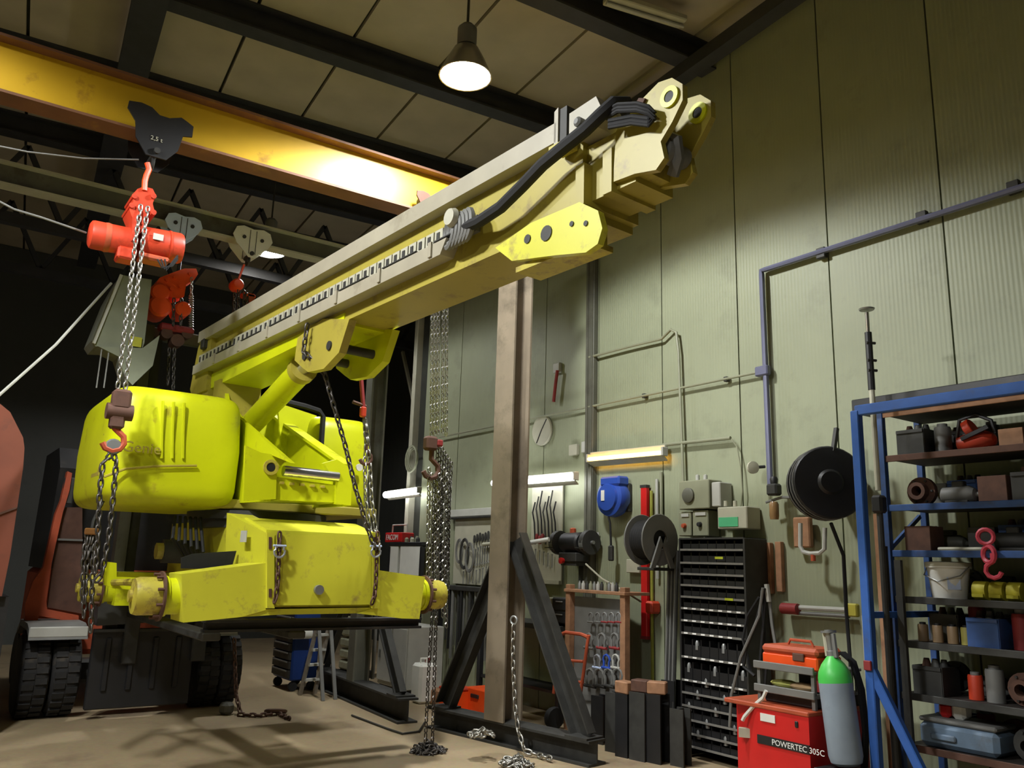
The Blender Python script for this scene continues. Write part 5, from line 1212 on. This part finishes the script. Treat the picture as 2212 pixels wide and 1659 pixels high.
zo = px(1700, 1396, X=XWd + .08).z; L0 = z2_ + .012
G().box((XWd + .22, (ya_ + yb_) / 2, L0 + (zo - L0) * .3), (.28, ya_ - yb_, (zo - L0) * .6), bev=.01).build('lower_case', ORA, OT)
G().box((XWd + .22, (ya_ + yb_) / 2, L0 + (zo - L0) * .8), (.29, ya_ - yb_ + .01, (zo - L0) * .4), bev=.02).build('lid', ORD, OT)
G().tube([(XWd + .22, ya_ - .12, zo), (XWd + .22, ya_ - .14, zo + .035), (XWd + .22, yb_ + .14, zo + .035), (XWd + .22, yb_ + .12, zo)], .01, 6).build('handle', ORD, OT)
G().box((XWd + .075, (ya_ + yb_) / 2 - .08, L0 + (zo - L0) * .55), (.012, .09, .05), bev=.004).build('latch', RUST, OT)
one(G().tube([px(u, v, X=XWd - .01) for u, v in ((1655, 1492), (1648, 1508), (1628, 1525), (1608, 1548), (1604, 1556))], .014, 6), 'white_strap', WHT, 'white cloth strap hanging from the tray over the welder corner', 'strap')
# gas cylinder
XG = 5.02; ga, gbm = px(1806, 1482, X=XG), px(1830, 1655, X=XG)
axg = (V3((ga.x, ga.y, ga.z)) - gbm); Lg = axg.length; axg.normalize()
GC = thing('gas_cylinder', 'slightly leaning grey-blue gas cylinder with bright green shoulder', 'gas cylinder', gbm)
rg = 0.105
GCB = mat('cylinder_grey_blue', (138, 152, 166), .45, var=.12, dirt=(90, 96, 108), dirt_amt=.2)
G().lathe([(.06, 0), (rg * .9, .02), (rg, .06), (rg, Lg + .02)], gbm, axg, 26).build('shell', GCB, GC)
sh = gbm + axg * (Lg + .02)
G().lathe([(rg, 0), (rg, .03), (rg * .93, .07), (rg * .7, .115), (rg * .42, .15), (.03, .165)], sh, axg, 26).build('green_shoulder', mat('shoulder_green', (76, 196, 84), .4, var=.05), GC)
nk = sh + axg * .16
G().lathe([(.03, 0), (.03, .035), (.022, .04), (.022, .12), (.026, .13), (.026, .17), (.0001, .17)], nk, axg, 14).build('valve', ZINC, GC)
for k in range(2):
    a = 1.2 + k * 3.14; off = V3((.045 * math.cos(a), .045 * math.sin(a), 0)); G().lathe([(.016, 0), (.016, .15)], nk + off, axg, 8).build('valve_guard', (CRM, ZINC)[k], GC)
G().lathe([(.05, .15), (.05, .165)], nk, axg, 14).build('guard_ring', ZINC, GC)
G().box(V3((gbm.x + .02, gbm.y, gbm.z / 2 - .01)), (.34, .30, max(.04, gbm.z - .02)), bev=.01).build('cart_foot', BLKP, GC)
GH = thing('gas_hoses', 'black rubber hoses coiled behind the gas cylinder', 'hose', px(1862, 1668, X=XG + .18))
for k in range(4):
    G().tube([px(u + 3 * k, v, X=XG + .12 + .02 * k) for u, v in ((1800, 1410), (1772, 1430), (1762, 1480), (1766, 1560), (1785, 1640), (1800, 1668))], .012, 6).build('hose', BLK, GH)
    G().tube([px(u + 3 * k, v, X=XG + .12 + .02 * k) for u, v in ((1815, 1410), (1838, 1430), (1856, 1490), (1866, 1580), (1862, 1668))], .012, 6).build('hose', BLK, GH)
# ------------------------------------------------------------------ benches and tools along the far part of the wall
# peg board with tools
XP = XW - 0.045
pa_, pb_ = px(984, 1118, X=XP), px(1090, 1268, X=XP)
PB = thing('tool_board', 'pale tool board with pegs behind the hanging chains', 'board', (XP, (pa_.y + pb_.y) / 2, pb_.z))
G().box((XP + .01, (pa_.y + pb_.y) / 2, (pa_.z + pb_.z) / 2), (.02, pa_.y - pb_.y, pa_.z - pb_.z), bev=.003).build('panel', CRM, PB)
G().box((XP - .03, (pa_.y + pb_.y) / 2 + .05, pa_.z + .05), (.10, pa_.y - pb_.y + .2, .10), bev=.006).build('top_box', GRY, PB)
G().cyl((XP - .06, pa_.y + .1, pa_.z - .01), (XP - .06, pb_.y, pa_.z - .01), .02, n=8).build('top_rail', IRON, PB)
G().box((XP - .05, (pa_.y + pb_.y) / 2 + .12, pb_.z - .05), (.16, pa_.y - pb_.y + .42, .06), bev=.006).build('ledge', IRON, PB)
pa2, pb2 = px(1150, 1040, X=XP), px(1212, 1255, X=XP)
PB2 = thing('tool_board', 'pale narrow tool board right of the brown post', 'board', (XP, (pa2.y + pb2.y) / 2, pb2.z))
G().box((XP + .01, (pa2.y + pb2.y) / 2, (pa2.z + pb2.z) / 2), (.02, pa2.y - pb2.y, pa2.z - pb2.z), bev=.003).build('panel', CRM, PB2)
G().box((XP - .01, (pa2.y + pb2.y) / 2, pb2.z - .02), (.05, pa2.y - pb2.y, .04)).build('ledge', CRM, PB2)
# tool kinds, hung on the boards
def wrench(L, m):
    g = G(); w = L * .055
    g.bar((0, 0, L * .1), (0, 0, L * .88), w, .006, up=(1, 0, 0))
    g.ring((0, 0, L * .06), (1, 0, 0), L * .055, w * .35, 10, 5)
    for s in (-1, 1): g.bar((0, s * w * .3, L * .86), (0, s * w * 1.1, L * .99), w * .6, .008, up=(1, 0, 0))
    return g
def place_tool(name, mk, u, v, label, cat, grp, X=XP - .02, m=ZINC):
    p = px(u, v, X=X); g = mk; g2 = G(); g2.v = [q + p for q in g.v]; g2.f = g.f
    return one(g2, name, m, label, cat, grp)
for k in range(9):
    place_tool('combination_wrench', wrench(.22 + .012 * k, ZINC), 1026 + 5.2 * k, 1222 - 1.0 * k, 'combination wrench hanging in the upper row of the pale tool board', 'wrench', 'upper row of wrenches')
for k in range(11):
    place_tool('combination_wrench', wrench(.17 + .01 * (k % 4), GRYD), 1000 + 7 * k, 1262 - .6 * k, 'short combination wrench hanging in the lower row of the pale tool board', 'wrench', 'lower row of wrenches', m=GRYD if k % 2 else ZINC)
def driver(L):
    g = G(); g.lathe([(.006, L * .4), (.014, L * .42), (.018, L * .6), (.014, L * .95), (.004, L)], (0, 0, 0), n=8); g.cyl((0, 0, 0), (0, 0, L * .42), .004, n=6); return g
for k in range(6):
    place_tool('screwdriver', driver(.17 + .01 * (k % 3)), 1024 + 6 * k, 1184 - k, 'dark screwdriver in the rack above the wrenches', 'screwdriver', 'rack of screwdrivers', m=IRON)
one(G().cyl(px(1044, 1176, X=XP - .06), px(1068, 1174, X=XP - .06), .024, n=10), 'tube_stub', CRM, 'pale short tube stub on the tool board', 'tube')
for k, (u, v, R_, m) in enumerate(((992, 1190, .16, GRYD), (1003, 1196, .20, IRON), (1014, 1204, .19, GRYD))):
    p = px(u, v, X=XP - .05 - .02 * k); g = G()
    for j in range(3): g.tube([p + V3((0, (R_ - .015 * j) * .55 * math.sin(a), (R_ - .015 * j) * math.cos(a))) for a in [i * math.pi / 9 for i in range(18)]], .009, 5, True)
    one(g, 'hose_coil', m, 'coiled grey hose loop hanging on the left of the tool board', 'hose', 'hose coils on the tool board')
for k in range(16):
    u = 966 + 6.2 * k; p = px(u, 1285, X=XP - .06 - .02 * (k % 3)); p.z = pb_.z - .079; L = .65 + .22 * ((k * 7) % 5) / 4
    one(G().cyl(p, p - V3((0, 0, L)), .014 + .004 * (k % 3), n=7), 'hanging_rod', (IRON, BLKP, GRYD, IRONG)[k % 4], 'dark rod hanging below the ledge of the tool board', 'rod', 'rods hanging under the ledge')
for k in range(7):
    p = px(1155 + 7.5 * k, 1130 - 3 * (k % 3), X=XP - .03); L = .25 + .05 * (k % 3)
    one(G().tube([p + V3((0, 0, L)), p + V3((-.02, .02, L * .5)), p + V3((-.02, -.02, 0)), p + V3((0, -.02, -.25))], .010, 6), 'hanging_cable', (BLK, IRON)[k % 2], 'black cable hanging above the bench grinder', 'cable', 'cables above the grinder')
for k in range(5):
    place_tool('combination_wrench', wrench(.16, ZINC), 1156 + 9 * k, 1215 + 3 * k, 'small wrench hanging on the narrow tool board', 'wrench', 'wrenches on the narrow board')
for k, (u, v) in enumerate(((1160, 1162), (1166, 1166), (1172, 1162), (1158, 1250), (1164, 1254))):
    p = px(u, v, X=XP - .05); one(G().lathe([(.015, -.05), (.022, -.04), (.022, .03), (.012, .05)], p, n=8), 'red_handle_tool', REDD, 'small tool with red handle stuck in the narrow tool board', 'tool', 'red handled tools')
# pedestal grinder
XG2 = 5.97; gc = px(1240, 1172, X=XG2)
PG = thing('bench_grinder', 'dark double-wheel grinder on a wall bracket right of the post', 'grinder', (XG2, gc.y, gc.z - .2))
G().lathe([(.09, -.17), (.11, -.15), (.11, .15), (.09, .17)], gc, (0.1, 1, 0), 18).build('motor', BLKP, PG)
for s in (-1, 1):
    G().lathe([(.05, -.035), (.13, -.035), (.135, -.02), (.135, .02), (.13, .035), (.05, .035)], gc + V3((0, s * .26, 0)), (0, 1, 0), 20).build('wheel_guard', IRON, PG)
    G().lathe([(.105, -.03), (.105, .03)], gc + V3((-.03, s * .26, -.01)), (0, 1, 0), 18).build('wheel', GRYD, PG)
    G().cyl(gc + V3((0, s * .26, 0)), gc + V3((0, s * .33, 0)), .02, n=8).build('spindle', ZINC, PG)
    G().box(gc + V3((-.15, s * .26, -.06)), (.06, .07, .01)).build('tool_rest', IRON, PG)
G().box(gc + V3((0, 0, -.16)), (.2, .3, .10), bev=.01).build('saddle', IRON, PG)
G().box(((XG2 + XW) / 2 - .04, gc.y, gc.z - .23), (XW - XG2 + .08, .26, .04), bev=.004).build('wall_bracket', IRON, PG)
G().box((XW - .01, gc.y, gc.z - .33), (.016, .22, .24)).build('bracket_plate', IRON, PG)
G().lathe([(.03, 0), (.035, .04), (.0001, .05)], gc + V3((-.11, .05, -.20)), (-1, 0, 0), 12).build('stop_button', REDB, PG)
G().lathe([(.035, 0), (.035, .05), (.02, .06)], gc + V3((0, .02, .10)), (0, 0, 1), 10).build('copper_cap', ORD, PG)
for k in range(4):
    p = px(1268 + 8 * k, 1168, X=6.112); one(G().lathe([(.025, 0), (.025, .10), (.012, .13), (.012, .17)], p - V3((0, 0, .08)), n=10), 'grease_gun', (GRY, CRM, IRON, GRY)[k], 'small capped cartridge hanging right of the grinder', 'cartridge', 'cartridges beside the grinder')
one(G().tube([px(1265, 1218, X=5.9), px(1300, 1250, X=5.95), px(1345, 1275, X=5.95), px(1385, 1300, X=5.95)], .010, 6), 'slanting_rod', CRM, 'pale thin rod slanting from the grinder to the red level', 'rod')
wbox('socket_strip', 1352, 1208, 1380, 1238, .08, CRM, 'pale socket strip on the wall above the wooden rack', 'socket')
# small drawer units behind the post
def drawers(name, label, u0, v0, u1, v1, X, d, m, mf, n, cat='cabinet'):
    a, b = px(u0, v0, X=X), px(u1, v1, X=X); c = V3((X + d / 2, (a.y + b.y) / 2, b.z)); t = thing(name, label, cat, c)
    H_ = a.z - b.z; W_ = abs(a.y - b.y)
    G().box(c + V3((0, 0, H_ / 2)), (d, W_, H_), bev=.006).build('carcass', m, t)
    for k in range(n):
        z = b.z + H_ * (k + .5) / n
        f_ = G().box((X - .008, c.y, z), (.016, W_ * .92, H_ / n * .86), bev=.004).build('drawer', mf, t)
        G().box((X - .022, c.y, z + H_ / n * .2), (.014, W_ * .4, .012), bev=.003).build('handle', ZINC, f_)
    return t
bt = px(1195, 1352, X=5.62).z
WB = thing('workbench', 'dark steel workbench along the tool wall behind the posts', 'workbench', (5.85, 8.2, 0))
G().box((5.92, 7.85, bt - .035), (.44, 1.6, .06), bev=.006).build('bench_top', IRON, WB)
for y in (7.1, 8.6):
    for x in (5.74, 6.08): G().box((x, y, (bt - .065) / 2), (.06, .06, bt - .065), bev=.005).build('leg', BLKP, WB)
G().box((5.92, 7.85, .30), (.38, 1.5, .03)).build('lower_shelf', BLKP, WB)
drawers('drawer_unit', 'pale grey small drawer unit standing on the bench behind the post', 1163, 1290, 1192, 1349, 5.74, .28, CRM, CRM, 5)
drawers('drawer_unit', 'dark small drawer unit standing on the bench beside the wooden rack', 1194, 1290, 1228, 1349, 5.74, .28, IRON, BLKP, 2)
for k in range(8):
    p = V3((5.80 + .05 * (k % 2), 8.58 - .085 * k, bt - .003)); 
    one(G().lathe([(.045, 0), (.045, .09), (.03, .12), (.015, .15)], p, n=12), 'bench_bottle', (IRON, BLKP, GRYD, REDD)[k % 4], 'small dark bottle standing on the bench under the tool board', 'bottle', 'bottles on the bench')
# wooden rack with shackles
XK = 5.66
ka, kb = px(1232, 1275, X=XK), px(1350, 1275, X=XK)
WK = thing('wooden_rack', 'raw wooden rack with a grey back board for shackles', 'rack', (XK, (ka.y + kb.y) / 2, 0))
for y in (ka.y, kb.y): G().box((XK, y, ka.z / 2 + .03), (.07, .07, ka.z + .06), bev=.004).build('post', WOOD, WK)
G().box((XK + .12, (ka.y + kb.y) / 2, ka.z), (.34, ka.y - kb.y + .09, .03), bev=.003).build('top_board', WOOD, WK)
G().box((XK + .04, (ka.y + kb.y) / 2, ka.z * .5 + .05), (.02, ka.y - kb.y - .08, ka.z * .84)).build('back_board', GRYD, WK)
for k in range(11):
    p = px(1252 + 8 * k, 1270, X=XK + .06); p.z = ka.z + .016
    one(G().lathe([(.020, 0), (.020, .055), (.010, .07), (.010, .085)], p, n=9), 'small_bottle', (ZINC, GRY, IRON, OLIVE)[k % 4], 'tiny capped bottle standing in the row on the wooden rack', 'bottle', 'bottles on the wooden rack')
def shk(u, v, s, m, pin, label, grp=None, rot=0):
    c = px(u, v, X=XK - .03); t = thing('shackle', label, 'shackle', c, grp)
    def y3(a, b): return c + V3((0, -a * s, b * s))
    G().tube([y3(-.5, -.6), y3(-.5, .1), y3(-.62, .4), y3(-.45, .8), y3(0, 1.0), y3(.45, .8), y3(.62, .4), y3(.5, .1), y3(.5, -.6)], .15 * s, 6).build('bow', m, t)
    G().cyl(y3(-.85, -.6), y3(.8, -.6), .17 * s, n=8).build('pin', pin, t)
for k in range(5):
    shk(1276 + 15 * k, 1336, .055, GRYD if k < 2 else ZINC, GRYD if k < 2 else REDD, 'grey shackle hanging in the top row of the wooden rack' if k < 2 else 'small shackle with red pin in the top row of the wooden rack', 'plain shackles in the top row' if k < 2 else 'red pin shackles in the top row')
for k in range(3):
    shk(1272 + 28 * k, 1388, .085, GRYD, REDD if k else GRYD, 'larger shackle with red pin in the second row of the wooden rack' if k else 'larger plain shackle in the second row of the wooden rack', 'red pin shackles in the second row' if k else None)
for k in range(3):
    shk(1290 + 20 * k, 1432, .075, (SHB, BLUR, GRY)[k], (BLUP, BLUR, GRY)[k], ('pale galvanised shackle in the third row of the wooden rack', 'blue shackle in the third row of the wooden rack', 'pale grey shackle in the third row of the wooden rack')[k])
for k in range(4):
    shk(1275 + 20 * k, 1468, .10, GRYD, IRON, 'big dark grey shackle in the bottom row of the wooden rack', 'shackles in the bottom row')
# hand truck
HT = thing('hand_truck', 'orange tubular hand truck leaning in front of the wooden rack', 'hand truck', px(1235, 1500, X=5.35))
def ht(u, v, X=5.40): return px(u, v, X=X)
for u0, u1 in ((1206, 1196), (1268, 1254)): G().tube([ht(u0 + 4, 1372), ht(u0, 1395), ht((u0 + u1) / 2, 1450), ht(u1, 1498)], .016, 7).build('side_tube', ORD, HT)
G().tube([ht(1208, 1372), ht(1222, 1366), ht(1255, 1370), ht(1270, 1376)], .018, 7).build('handle_bar', ORD, HT)
for v in (1425, 1470): G().cyl(ht(1204, v), ht(1260, v + 4), .014, n=7).build('cross_bar', ORD, HT)
p = ht(1225, 1506); G().box((5.33, p.y, .015), (.22, .34, .014)).build('toe_plate', RUST, HT)
for u in (1198, 1254):
    p = ht(u, 1490, 5.50); G().lathe([(.04, -.03), (.10, -.035), (.11, 0), (.10, .035), (.04, .03)], V3((p.x, p.y, .112)), (0, 1, 0), 16).build('wheel', BLK, HT)
# plastic boxes, canister and packing on the floor
def fbox(name, u, v, size, rz, m, label, cat, lidm=None, hz=None):
    c = px(u, v, Z=0.0); t = thing(name, label, cat, c); d, w, h = size
    G().box(c + V3((0, 0, h / 2)), size, rz=rz, bev=.012).build('box_body', m, t)
    if lidm: G().box(c + V3((0, 0, h + .012)), (d * 1.04, w * 1.04, .03), rz=rz, bev=.01).build('lid', lidm, t)
    if hz: G().box(c + V3((-d / 2 * math.cos(rz) - .006, -d / 2 * math.sin(rz), h * .7)), (.02, w * .4, .04), rz=rz, bev=.006).build('handle', hz, t)
    return t
fbox('storage_box', 984, 1534, (.26, .30, .22), .1, ORA, 'orange plastic storage box on the floor left of the braced post', 'box', RED, BLKP)
fbox('storage_box', 1048, 1540, (.28, .38, .26), .0, ORA, 'orange plastic storage box seen between the braces of the post', 'box', None, BLKP)
c = px(1036, 1528, Z=0); 
fbox('cardboard_box', 950, 1520, (.2, .26, .16), .2, WOOD, 'small brown cardboard box behind the long hoist chains', 'box')
JC = thing('canister', 'white plastic canister standing near the far cabinet', 'canister', px(914, 1518, Z=0))
c = px(914, 1518, Z=0); G().box(c + V3((0, 0, .22)), (.24, .22, .44), bev=.03).build('body', WHT, JC); G().lathe([(.03, 0), (.03, .05)], c + V3((.05, .03, .44)), n=10).build('cap', REDD, JC)
G().tube([c + V3((-.06, 0, .43)), c + V3((-.06, 0, .49)), c + V3((.02, 0, .49)), c + V3((.02, 0, .44))], .012, 6).build('handle', WHT, JC)
# far white cabinet, stacked pale bins, blue tool trolley, step ladder
def cabinet(name, label, u0, u1, v0, Xf, d, m, doors, v_floor=None):
    a, b = px(u0, v0, X=Xf), px(u1, v0, X=Xf); c = V3((Xf + d / 2, (a.y + b.y) / 2, 0)); t = thing(name, label, 'cabinet', c)
    H_ = a.z; W_ = abs(a.y - b.y); G().box(c + V3((0, 0, H_ / 2 + .04)), (d, W_, H_ - .08), bev=.008).build('carcass', m, t)
    G().box(c + V3((0, 0, .04)), (d * .9, W_ * .95, .08)).build('plinth', BLKP, t)
    for k in range(doors):
        y = c.y + W_ / 2 - W_ * (k + .5) / doors; f_ = G().box((Xf - .01, y, H_ / 2 + .05), (.018, W_ / doors * .94, H_ - .16), bev=.004).build('door', m, t)
        G().box((Xf - .028, y + W_ / doors * .3, H_ * .55), (.016, .02, .10), bev=.004).build('handle', ZINC, f_)
    return t
cabinet('white_cabinet', 'white two-door floor cabinet behind the dark braced stand', 822, 884, 1345, 5.1, .5, GRY, 2)
cst = px(757, 1340, X=5.2)
SB2 = thing('stacking_bins', 'stack of pale green plastic bins behind the step ladder', 'bins', (5.3, cst.y, 0))
for k in range(6): 
    G().box((5.3, cst.y, .17 + .15 * k), (.35, .30, .13), bev=.03).build('bin', mat('pale_green_plastic', (150, 152, 130), .55), SB2)
G().box((5.3, cst.y, .05), (.4, .36, .10), bev=.01).build('dolly', BLKP, SB2)
tc0 = px(625, 1495, Z=0); TT = thing('tool_trolley', 'blue tool trolley with dark drawer fronts and a paper roll', 'tool trolley', tc0)
TW, TD, THh = .62, .34, .98
def tt(x, y, z): return V3((tc0.x + x, tc0.y + y, z))
G().box(tt(.17, .31, .12 + THh / 2 - .06), (TD, TW, THh - .12), rz=.0, bev=.02).build('body', BLUD, TT)
for k in range(7):
    f_ = G().box(tt(-.012, .31, .20 + .105 * k), (.03, .57, .092), bev=.005).build('drawer', IRON, TT)
    G().box(tt(-.032, .31, .235 + .105 * k), (.02, .46, .015)).build('drawer_pull', GRYD, f_)
G().box(tt(.17, .31, THh + .015), (TD + .04, TW + .04, .04), bev=.01).build('top_tray', BLKP, TT)
G().lathe([(.075, 0), (.075, .22)], px(634, 1367, Y=tc0.y - .10), (1, 0, 0), 20).build('paper_roll', WHT, TT)
G().box(px(648, 1367, Y=tc0.y - .04), (.18, .08, .03), bev=.005).build('roll_holder', ZINC, TT)
for x in (.05, .29):
    for y in (.05, .55): G().lathe([(.055, -.02), (.055, .02)], tt(x, y, .056), (0, 1, 0), 12).build('castor', BLK, TT)
LD = thing('step_ladder', 'paint-splashed aluminium step ladder standing by the blue trolley', 'ladder', px(690, 1500, Z=0))
f0 = px(648, 1502, Z=0); f1_ = f0 + V3((.20, .04, 0)); t0 = px(688, 1340, X=f0.x + .10); t1 = t0 + V3((.17, .04, 0))
Ht = t0.z
for a, b in ((f0, t0), (f1_, t1)): G().bar(a, b, .05, .03).build('rail', mat('ladder_aluminium', (158, 150, 138), .4, .4, var=.2, scale=20), LD)
for k in range(1, 5): G().bar(f0.lerp(t0, k / 5), f1_.lerp(t1, k / 5), .09, .025).build('step', GRY, LD)
for a, b in ((f0, t0), (f1_, t1)):
    q = V3((b.x - .02, b.y - .35, 0)); G().bar(q, b, .04, .025).build('rear_rail', GRYD, LD)
for u, lb_ in ((790, 'thin grey tube standing at the dark braced stand'), (803, 'second thin grey tube standing at the dark braced stand')):
    p = px(u, 1492, X=4.62); one(G().cyl((p.x, p.y, .25), (p.x, p.y, p.z + 1.35), .022, n=9), 'steel_tube', GRYD, lb_, 'tube')
# far bench with red tool box near the wall end
fb = px(868, 1172, X=5.75)
FB = thing('drawer_bench', 'black framed bench with white drawer fronts near the wall end', 'bench', (5.95, fb.y, 0))
ya, yb = px(838, 1172, X=5.72).y, px(910, 1172, X=5.72).y
G().box((5.93, (ya + yb) / 2, fb.z - .02), (.4, ya - yb, .05), bev=.005).build('bench_top', BLKP, FB)
for y in (ya - .03, yb + .03):
    for x in (5.76, 6.1): G().box((x, y, fb.z / 2 - .03), (.05, .05, fb.z - .06)).build('leg', BLKP, FB)
for k, (p0, p1) in enumerate(((0.02, .30), (.34, .97))):
    y0, y1_ = ya - (ya - yb) * p0, ya - (ya - yb) * p1
    G().box((5.76, (y0 + y1_) / 2, fb.z - .25), (.04, (y0 - y1_) * .94, .40), bev=.005).build('drawer_front', WHT, FB)
    G().box((5.76, (y0 + y1_) / 2, fb.z - .52), (.04, (y0 - y1_) * .94, .10), bev=.005).build('drawer_front', WHT, FB)
RT = thing('red_tool_box', 'small red tool box with white lettering on the far bench', 'tool box', (5.85, px(850, 1165, X=5.8).y, fb.z + .005))
yq0, yq1 = px(832, 1160, X=5.75).y, px(868, 1160, X=5.75).y
G().box((5.85, (yq0 + yq1) / 2, fb.z + .075), (.2, yq0 - yq1, .14), bev=.008).build('box_body', REDB, RT)
G().text('FACOM', .11, (5.745, yq0 - .04, fb.z + .04), (0, -1, 0), (0, 0, 1), .002).build('lettering', PRW, RT)['kind'] = 'stuff'
G().tube([(5.85, yq0 - .03, fb.z + .145), (5.85, yq0 - .04, fb.z + .26), (5.85, yq1 + .04, fb.z + .26), (5.85, yq1 + .03, fb.z + .145)], .012, 6).build('carry_handle', GRY, RT)
for k in range(5):
    y = px(876 + 6 * k, 1165, X=5.8).y; one(G().lathe([(.03, 0), (.03, .05), (.015, .07 + .02 * (k % 2))], (5.82 + .03 * (k % 2), y, fb.z + .005), n=9), 'small_part', (OLIVE, IRON, CRM)[k % 3], 'small part lying beside the red tool box on the far bench', 'part', 'parts on the far bench')
# cable loop and bundles at the end of the wall
p = px(893, 992, X=XW - .1); g = G()
for j in range(3): g.tube([p + V3((-.02 * j, (.13 + .02 * j) * math.cos(a), (.16 + .02 * j) * math.sin(a))) for a in [i * math.pi / 8 for i in range(16)]], .014, 6, True)
one(g, 'cable_coil', OLIVE, 'pale cable coil hanging on the wall end above the white light', 'cable')
# dark steel off-cuts standing on the floor in front of the bin rack
OFF = 'steel off-cuts standing by the bin rack'
for k, (u, v, w_, h_, m) in enumerate(((1290, 1606, .14, .42, BLKP), (1318, 1624, .12, .50, IRON), (1342, 1635, .13, .52, BLKP), (1378, 1642, .16, .55, IRON), (1412, 1648, .15, .55, BLKP), (1462, 1655, .13, .45, IRON), (1444, 1620, .14, .6, BLKP))):
    c = px(u, v, Z=0); c.x += .05
    one(G().ibeam(c, c + V3((0, 0, h_)), w_, w_, .016, .012, up=(1, .2, 0)), 'beam_offcut', m, ('shortest black H-beam off-cut standing nearest the braced post', 'dark H-beam off-cut standing second from the braced post', 'black H-beam off-cut carrying a raw wooden block', 'dark H-beam off-cut carrying the reddish block', 'black H-beam off-cut carrying the block nearest the rack', 'dark narrow H-beam off-cut standing against the bin rack foot', 'tallest black H-beam off-cut standing behind the others')[k], 'steel beam', OFF)
for k, (u, v) in enumerate(((1335, 1512), (1372, 1490), (1398, 1500))):
    c = px((1342, 1378, 1412)[k], (1635, 1642, 1648)[k], Z=0); c.x += .05; h_ = (.52, .55, .55)[k]
    one(G().box(c + V3((0, 0, h_ + .05)), (.12, .16, .10), rz=.3 * k, bev=.008), 'wood_block', WOOD if k != 1 else RUST, ('raw wooden block on a dark steel off-cut', 'reddish wooden block on a dark steel off-cut', 'raw wooden block on the off-cut nearest the rack')[k], 'block')
# bars leaning in the corner left of the bin rack
for k in range(6):
    u = 1446 + 3.6 * k; p = px(u, 1165 + 12 * (k % 3), X=5.95); one(G().cyl((p.x - .1, p.y, .005), (p.x, p.y, p.z), .013 + .003 * (k % 2), n=7), 'leaning_bar', (GRYD, IRON)[k % 2], 'thin steel bar leaning on the wall left of the bin rack', 'bar', 'bars leaning by the rack')
# strut seen in the far recess, dark clutter behind
tag(G().bar(px(870, 760, X=6.9), px(908, 935, X=6.9), .05, .05).build('wall_strut', CRM), 'pale slanting strut in the dark recess past the wall end', 'strut')
# hoses on the floor
one(G().tube([px(u, v, Z=.012) for u, v in ((760, 1545), (800, 1560), (840, 1575), (870, 1585), (905, 1580), (918, 1560))], .01, 6), 'floor_hose', IRON, 'thin dark hose curving over the floor by the stand base', 'hose')
